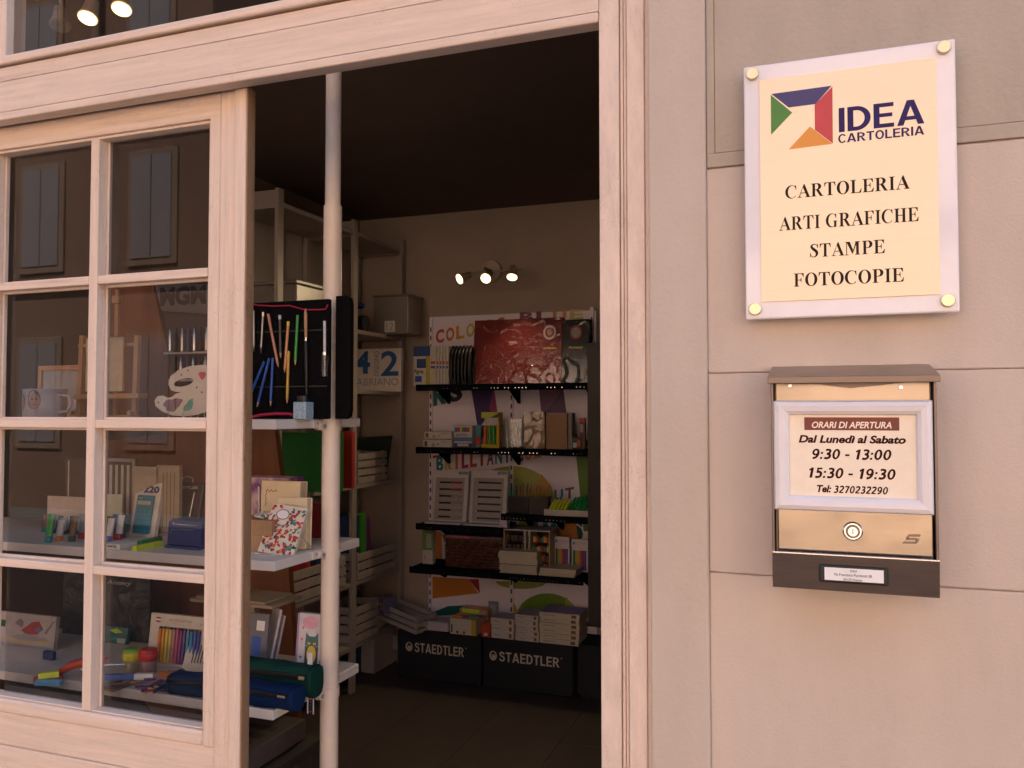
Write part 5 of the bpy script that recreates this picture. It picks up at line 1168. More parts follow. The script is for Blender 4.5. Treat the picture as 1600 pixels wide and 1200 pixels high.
for i, (c, lb) in enumerate(((DBLU, 'dark blue folder standing in the long slatted crate'), (C((.06, .34, .03), .4), 'bright green folder standing in the long slatted crate'), (C((.20, .03, .20), .5), 'purple folder leaning in the long slatted crate'))):
    m = MB(Matrix.Rotation(R((0, 0, 5)[i]), 4, 'X')); m.box(-.095, -.02, 0, .06, .02 if i != 1 else .035, .34 - .02 * (i == 2), c, .004)
    o = m.build('folder', None, rel=False); o.location = (XB - .085, 2.725 + .065 * i + .015 * (i == 2), zs[4] + .008); tag(o, lb, 'folder', 'folders in the long crate')
Yf = 3.08
P = [at(a, b_, Y=Yf) for a, b_ in ((576, 745), (580, 684), (621, 681), (612, 745))]
m = MB(); m.slab([(XB - .25, zs[3] + .001), (XB - .25, P[1].z), (XB - .012, P[2].z), (XB - .055, zs[3] + .001)], Yf, Yf + .02, C((.008, .03, .016), .5)); tag(m.build('folder', None, (P[0].x, Yf, zs[3])), 'dark green folder leaning behind the small slatted crate', 'folder')
pA = [at(x, 580, Y=3.12).x for x in (552, 629)]; m = MB(); zt_ = at(600, 545, Y=3.12).z; z0 = zs[2] + .001; xa_, xb_ = pA; w = xb_ - xa_; h = zt_ - z0; DPW = C((.80, .72, .66), .6)
m.box(xa_ , 3.10, z0, xb_, 3.125, zt_, DPW, .001); BL2 = C((.03, .13, .34), .5)
m.text('4', xa_ + w * .06, z0 + h * .42, xa_ + w * .38, z0 + h * .95, 3.0995, BL2, .03); m.text('2', xa_ + w * .60, z0 + h * .36, xa_ + w * .95, z0 + h * .94, 3.0995, BL2, .02); m.text('FABRIANO', xa_ + w * .03, z0 + h * .14, xa_ + w * .95, z0 + h * .31, 3.0995, GREY)
vv, ff = text_mesh('DISEGNO', 0.01, 0, 1.0); ax_, bx_ = min(q[0] for q in vv), max(q[0] for q in vv); bz_ = max(q[1] for q in vv)
m.add([(xa_ + w * .56 - w * .10 * q[1] / bz_, 3.0994, z0 + h * .36 + h * .58 * (q[0] - ax_) / (bx_ - ax_)) for q in vv], ff, GREY)
tag(m.build('drawing_pad', None, (xa_, 3.1, z0)), 'drawing pad with large blue 4 and 2 on the bookcase', 'drawing pad')
# things on the upper bookcase shelf
p0, p1 = at(588, 525, Y=3.0), at(645, 458, Y=3.0)
T = thing('storage_box', 'pale translucent storage box with a small label on the bookcase', 'box', ((p0.x + p1.x) / 2, 3.0, zs[1])); m = MB(); TRB = C((.23, .20, .175), .35)
m.box(p0.x - .02, 3.0, zs[1] + .001, p1.x - .03, 3.19, p1.z - .012, TRB, .006, 3); m.build('box', T); m = MB(); m.box(p0.x - .026, 2.994, p1.z - .0115, p1.x - .024, 3.195, p1.z, TRB, .004); m.build('lid', T)
l0, l1 = at(601, 519, Y=2.999), at(617, 501, Y=2.999); m = MB(); m.box(l0.x, 2.9985, l0.z, l1.x, 2.9995, l1.z, PAPER); m.text('12', l0.x + .01, l0.z + .01, l1.x - .01, l1.z - .01, 2.998, GREY); m.build('label', T)
a, b_ = at(545, 507, Y=2.80), at(594, 507, Y=2.80); r = .045
m = MB(); zc = zs[1] + r + .001; m.cyl((XB - .27, 2.80, zc), (XB - .02, 2.80, zc), r, None, BLACK, 24); tag(m.build('tube_case', None, (a.x, 2.8, zs[1])), 'black tube case lying on the upper bookcase shelf', 'tube')
m = MB(); prof = [(.0, 0), (.085, .0), (.095, .04), (.085, .10), (.05, .15), (.018, .17), (.02, .19), (0, .2)]
mm = Matrix.Translation((XB - .20, 2.80, zc + r + .055)) @ Matrix.Rotation(R(90), 4, 'Y') @ Matrix.Scale(.62, 4)
m2 = MB(mm); m2.lathe(prof, (0, 0, 0), C((.55, .50, .46), .15, coat=.8), 18)
m2.cyl((0, 0, .20), (0, 0, .27), .032, .02, C((.03, .05, .25), .2), 12); o = m2.build('plastic_bag', None, (XB - .2, 2.80, zc + r)); tag(o, 'crumpled clear plastic bag with a blue cap on the tube case', 'bag')
m = MB(); zq = zs[1]; m.box(XB - .28, 2.12, zq + .001, XB - .01, 2.50, zq + .17, TRB, .006, 3); m.box(XB - .285, 2.11, zq + .171, XB - .004, 2.51, zq + .19, TRB, .004); tag(m.build('storage_box', None, (XB - .1, 2.3, zq)), 'larger pale storage box in the near bookcase bay', 'box')
for x0, x1, yt, Y, c, lb in ((440, 545, 676, 2.25, C((.015, .13, .02), .45), 'large green folder standing in the near bookcase bay'), (535, 550, 674, 2.47, C((.42, .02, .02), .45), 'narrow red folder standing beside the large green one')):
    a, b_ = at(x0, 700, Y=Y).x, at(x1, 700, Y=Y).x; zt_ = at((x0 + x1) / 2, yt, Y=Y).z; zf = zs[3] + .001
    m = MB(); m.box(max(a, XB - .28), Y, zf, min(b_, XB + .16), Y + .03, zt_, c, .003); tag(m.build('folder', None, (a, Y, zf)), lb, 'folder', 'folders in the near bookcase bay')
m = MB(); m.box(XB - .27, 2.25, zs[4] + .008, XB - .03, 2.29, zs[4] + .24, RED, .003); tag(m.build('folder', None, (XB - .1, 2.27, zs[4])), 'red folder standing in the crate of the near bay', 'folder')
m = MB(); m.box(XB - .27, 2.34, zs[4] + .008, XB - .03, 2.38, zs[4] + .22, DBLU, .003); tag(m.build('folder', None, (XB - .1, 2.36, zs[4])), 'dark blue folder standing in the crate of the near bay', 'folder')
c0 = at(582, 1053, Z=0); xl, xr2 = at(564, 1040, Y=c0.y).x, at(585, 1040, Y=c0.y).x; zt_ = at(575, 972, Y=c0.y).z
m = MB(); m.box(xl, c0.y, .002, xr2, c0.y + .34, zt_, C((.50, .44, .40), .6), .002); m.box(xl + .02, c0.y - .0004, .10, xr2 - .03, c0.y - .0002, .106, GREY); m.box(xr2 + .0002, c0.y + .06, .10, xr2 + .0004, c0.y + .2, .106, GREY)
tag(m.build('carton', None, (xl, c0.y, 0)), 'tall white carton standing on the floor beside the black boxes', 'carton')
m = MB(); m.box(xl - .16, c0.y + .05, .002, xl - .006, c0.y + .35, zt_ + .03, C((.02, .09, .25), .5), .002); tag(m.build('carton', None, (xl - .1, c0.y, 0)), 'blue carton standing on the floor behind the white carton', 'carton')

# ------------------------------------------------------------------ back wall display
YP_ = 3.21
UN = thing('display_unit', 'white printed wall display with black shelves of art supplies', 'display unit', (-1.65, YP_, 0))
pl, pr_ = at(671, 700, Y=YP_).x, at(932, 700, Y=YP_).x; ptop = at(800, 490, Y=YP_).z
PANW = C((.84, .76, .84), .5, var=.03)
m = MB(); m.box(pl, YP_, .06, pr_, YP_ + .03, ptop, PANW); yy = YP_ - .0004
def pp(*pts): return [tuple(at(x, y, Y=YP_).xz) for x, y in pts]
LETS = [C(c, .5) for c in ((.5, .05, .02), (.62, .16, .02), (.68, .34, .03), (.6, .45, .05), (.25, .4, .05), (.02, .25, .2), (.02, .2, .3), (.03, .04, .2), (.25, .03, .2), (.4, .02, .08))]
def word(s_, a, b_, h, cols, bold=.04, y=yy):
    P, Q_ = np.array(a, float), np.array(b_, float); d = (Q_ - P) / len(s_); 
    for k, ch in enumerate(s_):
        vv, ff = text_mesh(ch, bold, 0, 1.0)
        if not vv: continue
        ax_, bx_ = min(q[0] for q in vv), max(q[0] for q in vv); bz_ = max(q[1] for q in vv); o_ = P + d * k; wd = .82 if ch != 'I' else .30; o_ = o_ + (d * .25 if ch == 'I' else 0 * d)
        m.add([(lambda w_: (w_.x, y - .00004 * (k % 2), w_.z))(at(o_[0] + d[0] * wd * (q[0] - ax_) / (bx_ - ax_), o_[1] + d[1] * wd * (q[0] - ax_) / (bx_ - ax_) - h * q[1] / bz_, Y=YP_)) for q in vv], ff, cols[k % len(cols)])
word('COLOURS', (681, 536), (792, 514), 20, LETS[:5]); word('BLUE', (812, 503), (916, 498), 15, [C((.25, .07, .14), .5), C((.2, .03, .16), .5), C((.62, .22, .06), .5), C((.6, .5, .2), .5)]); word('RS', (677, 633), (727, 622), 28, [C((.01, .16, .15), .5), C((.02, .03, .03), .5)], .05)
word('BRILLIANT', (682, 736), (800, 721), 23, [LETS[6], LETS[3], LETS[1], LETS[9], LETS[0], LETS[9], LETS[8], LETS[6], LETS[7]]); word('COLOURS', (806, 722), (905, 700), 24, LETS[:5]); word('UT', (866, 782), (900, 776), 16, [LETS[6], BRN2]); word('OURS', (806, 848), (916, 842), 36, [LETS[4], LETS[6], C((.02, .22, .25), .5), C((.01, .09, .08), .5)], .07, yy - .0004)
for k, (P_, c) in enumerate(((((736, 606), (772, 606), (779, 655), (750, 690), (745, 660)), (.05, .012, .12)), (((772, 606), (779, 655), (764, 640)), (.30, .02, .16)), (((842, 606), (880, 606), (886, 650), (846, 650)), (.20, .08, .16)), (((848, 650), (880, 606), (886, 650)), (.13, .06, .12)), (((918, 690), (932, 690), (932, 830), (912, 830), (900, 710)), (.12, .24, .02)), (((676, 901), (732, 905), (748, 927), (676, 935)), (.58, .20, .03)), (((732, 905), (748, 905), (750, 927)), (.40, .03, .02)), (((676, 712), (720, 707), (676, 716)), (.35, .05, .02)), (((676, 830), (690, 830), (692, 895), (676, 895)), (.6, .22, .05)), (((690, 835), (790, 835), (780, 850), (694, 845)), (.5, .12, .04)), (((680, 955), (700, 947), (740, 945), (760, 960), (680, 962)), (.01, .13, .10)), (((808, 830), (820, 826), (838, 835), (830, 850), (808, 850)), (.4, .42, .05)), (((872, 815), (900, 818), (905, 850), (872, 840)), (.6, .22, .04)))):
    m.poly(pp(*P_), yy - .0005 - .00005 * k, C(c, .5))
def pell(cx, cy, rx, ry, a0, a1): return pp(*[(cx + rx * math.cos(R(t)), cy - ry * math.sin(R(t))) for t in [a0 + (a1 - a0) * i / 20 for i in range(21)]])
m.poly(pell(800, 780, 66, 52, 0, 180), yy - .0012, C((.42, .44, .10), .5)); m.poly(pp((840, 760), (846, 740), (862, 760), (866, 780), (838, 780)), yy - .0013, C((.62, .38, .03), .5)); m.poly(pell(855, 965, 48, 38, 0, 180), yy - .0012, C((.15, .26, .02), .5)); m.poly(pp((884, 932), (903, 955), (903, 965), (880, 965)), yy - .0013, C((.36, .38, .08), .5)); m.poly(pell(815, 908, 40, 12, 180, 360), yy - .0012, C((.30, .36, .07), .5)); m.poly(pp((800, 936), (814, 962), (800, 965)), yy - .0014, C((.6, .42, .05), .5))
m.build('printed_panel', UN)
for x, y0, y1 in ((674, 498, 972), (800, 600, 972), (926, 480, 975)):
    a = at(x, 700, Y=YP_).x; zt_, zb_ = at(x, y0, Y=YP_).z, at(x, y1, Y=YP_).z
    m = MB(); m.box(a - .010, YP_ - .012, zb_, a + .010, YP_ - .0015, zt_, PANW, .001); nz = int((zt_ - zb_) / .05)
    for k in range(nz): m.box(a - .004, YP_ - .0128, zb_ + .012 + k * .05, a + .004, YP_ - .0121, zb_ + .038 + k * .05, BLACK)
    m.build('slotted_upright', UN)
BSH = C((.004, .005, .011), .8, var=.3)
YS0 = 2.93
def shelf(xl, xr_, py, Y0=YS0):
    a, b_ = at(xl, py, Y=Y0).x, at(xr_, py, Y=Y0).x; z = at((xl + xr_) / 2, py, Y=Y0).z
    m = MB(); m.box(a, Y0, z - .012, b_, 3.195, z, BSH, .002); m.box(a, Y0 - .006, z - .030, b_, Y0 - .0005, z + .006, BSH, .003)
    n_ = int((b_ - a) / .020)
    for k in range(n_):
        if noise.noise(Vector((k * .37, py * .1, 0))) > .0: m.box(a + .012 + k * .020, Y0 - .0066, z - .020, a + .017 + k * .020, Y0 - .0061, z - .015, CHROME)  # scattered chrome chips stand in for glints at the price rail holes
    so = m.build('shelf', UN)
    for x in (a + .09, (a + b_) / 2 + .03, b_ - .03):
        m = MB(); q = [(x - .004, Y0 + .06, z - .0125), (x + .004, Y0 + .06, z - .0125), (x + .004, 3.193, z - .0125), (x - .004, 3.193, z - .0125), (x - .004, 3.17, z - .10), (x + .004, 3.17, z - .10), (x + .004, 3.193, z - .10), (x - .004, 3.193, z - .10)]
        m.hexa([q[4], q[5], q[6], q[7], q[0], q[1], q[2], q[3]], BSH); m.build('bracket', UN)
    return z
S1, S2, S3L, S3R, S4 = shelf(650, 918, 601), shelf(650, 918, 702), shelf(650, 781, 822), shelf(783, 918, 807), shelf(640, 912, 896, 2.90)
Yi = 2.99
# shelf 1
carton('pen_box', 'blue and white pen box standing first on the top black shelf', 'box', (646, 672, 541, 600), S1, Yi, .10, C((.60, .56, .52), .5), pr=[(0, .75, 1, 1, C((.02, .06, .2), .5)), (.2, .45, .75, .68, C((.02, .06, .2), .5)), (.75, 0, 1, .75, C((.5, .42, .05), .5)), (.1, .1, .5, .25, BLU)], tx=[('Pigma', .05, .28, .6, .42, BLACK, .02)])
for k in range(5):
    carton('pen_blister', 'white hanging pen pack with red and blue print, row beside black pens', 'pen pack', (672 + 5 * k, 681 + 5 * k, 541, 597), S1, Yi + .012 * k, .10, C((.58, .54, .48), .4), pr=[(.1, .55, .9, .62, RED), (.1, .44, .9, .5, BLU), (.2, .66, .55, .82, LGREY), (.3, .1, .5, .4, YEL)], group='white pen packs on the top black shelf')
q = spot_on(703, 738, 540, 599, S1, Yi); w, h = q[3], q[4]
for k in range(6):
    m = MB(); x = 0; pts = [(0, 0, .002), (0, -.012, h * .3), (0, -.006, h * .8), (0, .02, h * .97), (0, .05, h * .9), (0, .055, h * .3), (0, .05, .002)]
    m.tube(pts, [.008, .011, .011, .010, .010, .010, .008], BLACK, 10); o = m.build('pen_wallet', None, rel=False); o.location = (q[0] - w / 2 + .012 + k * w / 6.3, q[1], q[2]); tag(o, 'glossy black pen wallet in the bundle on the top black shelf', 'wallet', 'glossy black pen wallets')
FRED = C((.19, .009, .008), .7, bump=.2, scale=300); FBLK = C((.006, .007, .010), .7)
dc1 = carton('document_case', 'large red document case in shiny wrinkled wrapping', 'document case', (737, 876, 496, 600), S1, 3.05, .05, FRED, tilt=7, pr=[(0, .41, 1, .416, C((.10, .01, .01), .5)), (_ell(.86, .78, .07, .11), LGREY), (_ell(.86, .78, .05, .08), RED), (_ell(.86, .78, .03, .05), GREY)], tx=[('compact', .80, .52, .94, .56, YEL, .02)])
dc2 = carton('document_case', 'black document case in shiny wrinkled wrapping beside the red one', 'document case', (877, 919, 497, 600), S1, 3.05, .05, FBLK, tilt=7, pr=[(_ell(.48, .80, .22, .11), C((.45, .05, .03), .5)), (_ell(.48, .80, .16, .08), GREY)], tx=[('Annecy', .2, .54, .78, .59, YEL, .02, .2)])
# shelf 2
for k in range(2):
    carton('ink_box', ['lower of two small white boxes on the second black shelf', 'upper of two small white boxes on the second black shelf'][k], 'box', (661 + 2 * k, 706, 687 - 12.5 * k, 700 - 12.5 * k), S2 + .0505 * k, Yi, .10, C((.66, .60, .55), .5), pr=[(.05, .15, .15, .8, BRN2), (.3, .1, .42, .55, GREY), (.5, .35, .55, .55, RED)], tx=[('Pelikan', .62, .62, .95, .82, GREY, .02)])
carton('chalk_box', 'white and blue crayon box with colour swatches on second shelf', 'box', (709, 738, 665, 700), S2, Yi, .06, C((.56, .54, .56), .5), pr=[(0, .02, 1, .22, DBLU), (0, .3, 1, .48, C((.10, .18, .4), .5)), (.2, .08, .8, .20, LGREY)] + [(.04 + .08 * k, .72, .11 + .08 * k, .92, RAIN[(k * 2 + 6) % 12]) for k in range(11)], tx=[('GIOTTO', .12, .52, .72, .64, BRN2, .03)])
q = spot_on(752, 780, 644, 701, S2, Yi); w, h = q[3], q[4]
T = lthing('highlighter_box', 'yellow and green card box of highlighters with a white window', 'highlighter box', q[:3]); m = MB(); YB = C((.60, .42, .02), .5)
m.box(-w / 2, 0, 0, w / 2, .055, h * .12, YB); m.box(-w / 2, .045, h * .12, w / 2, .055, h, YB); m.slab([(-w / 2, h * .64), (w / 2, h * .64), (w * .42, h * .84), (-w * .2, h * .84)], -.001, .0, C((.6, .56, .5), .5)); m.slab([(-w / 2, h * .842), (w / 2, h * .842), (w / 2, h), (-w / 2, h)], -.001, .0, C((.5, .52, .05), .5)); m.slab([(w * .0, h * .845), (w * .45, h * .845), (w / 2, h * .98)], -.002, -.0012, DGRN); m.box(w / 2 - .002, .001, .002, w / 2, .045, h, ORG); m.build('box', T)
for k in range(4): MB().cyl((-w * .36 + k * w * .24, .022, h * .125), (-w * .36 + k * w * .24, .022, h * .62), w * .095, None, (C((.7, .12, .03), .4), C((.04, .4, .1), .4), GRN, C((.6, .5, .03), .4))[k], 12).build('highlighter', T)
carton('pen_stick', 'teal glitter pen standing beside the yellow highlighter box', 'pen', (744, 751, 664, 700), S2, Yi, .014, TEAL, pr=[(0, .1, 1, .5, RED)])
q = spot_on(784, 815, 652, 701, S2, Yi); w, h = q[3], q[4]
T = lthing('pen_cup', 'clear pen cup of white, blue and green pens on second shelf', 'pen cup', q[:3]); m = MB(); m.box(-w / 2, 0, 0, w / 2, w * .8, .004, CLEAR); m.box(-w / 2, 0, .0042, -w / 2 + .002, w * .8, h, CLEAR); m.box(w / 2 - .002, 0, .0042, w / 2, w * .8, h, CLEAR); m.box(-w / 2 + .0021, 0, .0042, w / 2 - .0021, .002, h * .95, CLEAR); m.build('cup', T)
for k, (a, c) in enumerate(((-.3, WHITE), (-.38, GRN), (.05, BLU), (.22, BLU), (.3, DGRN), (.12, DBLU))):
    pencil('pen', ['white pen standing in front of the clear pen cup', 'green pen leaning left in the clear pen cup', 'blue pen upright in the clear pen cup', 'light blue pen leaning right in the clear pen cup', 'dark green pen leaning far right in the clear cup', 'navy pen at the back of the clear pen cup'][k], (q[0] + a * w * .6, q[1] + (.02 if k else -.008), q[2] + .005), (q[0] + a * w * 1.3, q[1] + .03, q[2] + h * (1.0 - .03 * k)), .006, c, 'pens in the clear pen cup', tip=c, lead=c, cat='pen')
KW = C((.34, .20, .09), .7)
dc3 = carton('kraft_notebook_pack', 'kraft notebooks in shiny wrap, left of two packs', 'notebook', (819, 851, 643, 703), S2, Yi, .03, KW, pr=[(0, .97, 1, 1, C((.25, .22, .38), .4))])
carton('kraft_notebook_pack', 'thicker stack of matte kraft notebooks, right of two packs', 'notebook', (854, 886, 645, 703), S2, Yi, .05, C((.36, .21, .12), .7), pr=[(0, .97, 1, 1, C((.25, .22, .38), .4))])
carton('notebook_spine_pack', 'grey edged notebook pack squeezed beside the kraft notebooks', 'notebook', (887, 894, 645, 703), S2, Yi + .02, .06, C((.26, .22, .22), .6))
carton('glue_stick_box', 'dark green and white box at the right end of second shelf', 'box', (894, 908, 684, 703), S2, Yi - .01, .04, C((.03, .06, .035), .5), pr=[(.1, .2, .5, .6, LGREY), (.6, .3, .9, .8, RED)])
carton('glue_stick', 'tall dark glue stick with red cap on second shelf end', 'glue stick', (905, 914, 653, 703), S2, Yi, .02, C((.10, .04, .03), .5), pr=[(0, .86, 1, 1, RED), (.2, .55, .7, .8, GREY)])
for o_, px, tl, sd in ((dc1, (737, 876, 496, 600, S1, 3.05), 7, 1), (dc2, (877, 919, 497, 600, S1, 3.05), 7, 5), (dc3, (819, 851, 643, 703, S2, Yi), 0, 9)):
    q = spot_on(*px); film(o_, q[3], q[4], tl, sd)
# shelf 3 left: two pen displays
for i, (x0, x1, lab, red) in enumerate(((673, 728, 'white pen display stand with red caps, left of the pair', 1), (732, 790, 'white pen display stand with rows of dark pens, right of pair', 0))):
    q = spot_on(x0, x1, 735, 806, S3L, 3.02); w, h = q[3], q[4] + .0
    T = lthing('pen_display_stand', lab, 'pen display', q[:3], group='white pen display stands'); DWH = C((.58, .53, .50), .45)
    m = MB(tiltm(8)); m.box(-w / 2, 0, 0, w / 2, .03, h, DWH, .001); m.quad(-w * .42, h * .06, w * .40, h * .86, -.0004, C((.34, .29, .26), .35)); m.quad(w * .22, h * .93, w * .48, h * .98, -.0004, DBLU); m.text('STAEDTLER', w * .24, h * .94, w * .46, h * .97, -.0006, WHITE); m.build('back_card', T)
    for r_i in range(6):
        m = MB(tiltm(8)); z = h * (.12 + .13 * r_i); cl_ = RED if red and r_i in (4, 5) else (BLACK if r_i % 2 else DBLU)
        m.cyl((-w * .28, -.005, z), (w * (.05 if red else .12), -.005, z), .0045, None, BLACK if red else cl_, 8); m.cyl((w * (.06 if red else .13), -.005, z), (w * .34, -.005, z), .0045 if not red else .006, None, cl_ if not red or r_i in (4, 5) else GREY, 8)
        if not red: m.cyl((-w * .31, -.005, z), (-w * .28, -.005, z), .006, None, LGREY, 8)
        m.build('pen', T)
    m = MB(); m.box(-w / 2 - .004, -.075, 0, w / 2 + .0, .0, .012, DWH, .002); m.box(-w / 2 + .01, -.065, .0122, w / 2 - .01, -.005, .014, CLEARW); m.build('tray', T)
carton('folded_paper', 'small pale folded paper lying at the shelf end', 'paper', (781, 792, 811, 822), S3L, 2.96, .05, C((.62, .56, .62), .6))
# shelf 3 right
for i, (x0, x1, lab, c, rw) in enumerate(((794, 806, 'black cup of teal pencils on the third black shelf', (TEAL, DGRN), 5), (806, 826, 'black cup of brown wooden pencils on the third black shelf', (C((.20, .12, .05), .6), KRAFT), 9), (827, 856, 'dark mesh cup of yellow pencils with pink erasers', (C((.45, .30, .06), .5), C((.35, .22, .06), .5)), 11))):
    q = spot_on(x0, x1, 776, 808, S3R, Yi); w, h = q[3], q[4]
    T = lthing('pencil_cup', lab, 'pencil cup', q[:3], group='pencil cups on the third black shelf'); m = MB(); cb = BLACK if i < 2 else C((.05, .035, .025), .5)
    m.box(-w / 2, 0, 0, w / 2, .004, h, cb); m.box(-w / 2, .0042, 0, -w / 2 + .004, .055, h, cb); m.box(w / 2 - .004, .0042, 0, w / 2, .055, h, cb); m.box(-w / 2, .0552, 0, w / 2, .059, h, cb); m.box(-w / 2 + .0042, .0045, 0, w / 2 - .0042, .055, .004, cb); m.build('cup', T)
    rnd = random.Random(i)
    for k in range(rw):
        t = (k + .5) / rw - .5; pencil('pencil', ['teal pencil in the bunch in the left black cup', 'brown wooden pencil in the bunch in the middle cup', 'yellow pencil with pink eraser in the right cup'][i], (q[0] + t * w * 1.25, q[1] + .01 + .035 * rnd.random(), q[2] + h * 1.75 - .03 * rnd.random()), (q[0] + t * w * .8, q[1] + .02, q[2] + .006), .0036, c[k % 2], ['teal pencils in the left cup', 'brown pencils in the middle cup', 'yellow pencils in the right cup'][i], end=(PNK if i == 2 else None))
q = spot_on(850, 919, 797, 808, S3R, 2.95); w, h = q[3], q[4]
m = MB(); WT = C((.60, .54, .46), .5); m.box(-w / 2, 0, 0, w / 2, .13, .005, WT); m.box(-w / 2, 0, .0052, w / 2, .004, h, WT, .001); m.box(-w / 2, .126, .0052, w / 2, .13, h, WT, .001); m.box(-w / 2, .0042, .0052, -w / 2 + .004, .1258, h, WT); m.box(w / 2 - .004, .0042, .0052, w / 2, .1258, h, WT)
o = m.build('marker_tray', None, rel=False); o.location = q[:3]; tag(o, 'white open tray of yellow and green highlighters', 'tray')
def hl(lab, x, y, z, ang, mat, grp):
    d = Vector((math.sin(ang) * .5, .55, .55)).normalized() * .075; A = Vector((x, y, z)); m = MB(); m.cyl(A, A + d * .7, .0075, None, mat, 10); m.cyl(A + d * .71, A + d, .008, .006, mat, 10)
    tag(m.build('highlighter', None, A), lab, 'highlighter', grp)
for r_i in range(2):
    for k in range(5): hl('neon yellow highlighter lying in the white tray', q[0] - w * .42 + k * w * .085, q[1] + .012 + .045 * r_i, q[2] + .014 + .012 * r_i, .3, NEON, 'yellow highlighters in the white tray')
    for k in range(6): hl('green highlighter lying in the white tray', q[0] + w * .02 + k * w * .085, q[1] + .012 + .045 * r_i, q[2] + .014 + .026 * r_i + .003 * k, .45, C((.02, .30, .08), .4), 'green highlighters in the white tray')
# shelf 4
carton('glue_tube_box', 'tall green and white tube box at the left of the fourth shelf', 'box', (660, 676, 829, 893), S4, 3.02, .04, C((.55, .48, .42), .5), pr=[(0, .42, 1, 1, C((.12, .20, .05), .5))] + [(.35, .5 + .06 * k, .9, .525 + .06 * k, LGREY) for k in range(7)] + [(.2, .15, .28, .25, BRN2)])
q = spot_on(694, 784, 838, 893, S4, 2.96); w, h = q[3], q[4]
T = lthing('drawer_rack', 'wide brown rack of many small pen drawers on the fourth shelf', 'drawer rack', q[:3]); m = MB(); RK = C((.10, .035, .02), .4)
m.box(-w / 2, .02, 0, w / 2, .16, h, RK, .002); m.box(-w / 2, -.004, h - .012, w / 2, .0195, h, C((.16, .10, .12), .3, coat=.5)); m.text('STAEDTLER', -w * .46, h * .93, -w * .05, h * .985, -.0046, C((.6, .2, .25), .5), .03); m.build('case', T)
for k in range(8):
    z = h * .06 + k * h * .10; m = MB(); m.box(-w * .49, -.002, z, w * .49, .0195, z + h * .035, RK, .001)
    for j in range(22): m.cyl((-w * .46 + j * w * .0425, .008, z + h * .04), (-w * .46 + j * w * .0425, .016, z + h * .095), .0035, None, [C(c, .5) for c in ((.30, .06, .02), (.35, .16, .03), (.14, .05, .02), (.08, .05, .03))][(j * 3 + k * 5) % 4], 6)
    m.build('pen_tier', T)
q = spot_on(784, 862, 828, 893, S4, 2.98); w, h = q[3] * .93, q[4]
T = lthing('wooden_display', 'pale wooden display box with compartments of coloured erasers', 'display box', q[:3]); m = MB(); WD = C((.50, .36, .22), .5)
m.box(-w / 2, 0, h - .006, w / 2, .16, h, C((.60, .54, .54), .5)); m.box(-w / 2, 0, 0, w / 2, .16, .006, WD); m.box(-w / 2, 0, .0062, -w / 2 + .006, .16, h - .0062, WD); m.box(w / 2 - .006, 0, .0062, w / 2, .16, h - .0062, WD); m.box(-w / 2 + .0062, .155, .0062, w / 2 - .0062, .16, h - .0062, C((.12, .05, .03), .5)); m.build('case', T)
for cxx in (-.06, .04):
    m = MB(); m.box(cxx * w, .002, .0065, cxx * w + .010, .12, h - .0065, C((.55, .46, .34), .5))
    for k in range(10): m.box(cxx * w + .002, .0012, .02 + k * h * .08, cxx * w + .006, .0019, .02 + k * h * .08 + h * .04, BRN2)
    m.build('divider', T)
rnd = random.Random(4)
for r_i in range(4):
    m = MB()
    for j in range(9):
        x = w * .14 + j * w * .036; z = .012 + r_i * h * .22; m.box(x, .01, z, x + w * .028, .06, z + h * (.10 + .05 * rnd.random()), [YEL, ORG, RED, DGRN, BRN2, TEAL][(r_i * 2 + j) % 6], .001)
    for j in range(8):
        x = -w * .45 + j * w * .045; z = .012 + r_i * h * .22; m.box(x, .02, z, x + w * .032, .07, z + h * .14, [BLACK, BRN2, DBLU, C((.2, .12, .03), .5)][(r_i + j) % 4], .001)
    m.build('eraser_row', T)
def ruffled(name, lab, px, z, Y, dep, sheets, group, mat):
    q = spot_on(*px, z, Y); w, h = q[3], q[4]; m = MB(); rnd = random.Random(int(px[0]))
    for k in range(sheets):
        a = .003 * math.sin(k * .9) + .002 * rnd.random(); m.box(-w / 2 + a, a * .6, h * k / sheets + .0003, w / 2 + a * .5, dep + a, h * (k + 1) / sheets - .0002, mat, .0004)
    o = m.build(name, None, rel=False); o.location = q[:3]; return tag(o, lab, 'paper stack', group)
PP = C((.58, .50, .36), .7, var=.10)
q = spot_on(780, 838, 882, 905, S4, 2.915); h_ = q[4]
ruffled('paper_pack', 'lower pack of cream paper under another on the fourth shelf', (780, 838, 883, 905), S4, 2.915, .20, 9, 'cream paper packs', PP)
ruffled('paper_pack', 'upper pack of cream paper with ruffled edges on the fourth shelf', (779, 839, 862, 883), S4 + h_, 2.915, .20, 9, 'cream paper packs', PP)
q = spot_on(841, 896, 889, 907, S4, 2.915); ruffled('boxed_booklet', 'lower flat cream box beside the paper packs', (841, 897, 897, 906), S4, 2.915, .14, 2, 'flat cream boxes on the fourth shelf', PP); z2_ = S4 + spot_on(841, 897, 897, 906, S4, 2.915)[4]
o = ruffled('boxed_booklet', 'upper flat cream box with a dark cover beside paper packs', (843, 899, 889, 898), z2_, 2.92, .14, 2, 'flat cream boxes on the fourth shelf', PP); 
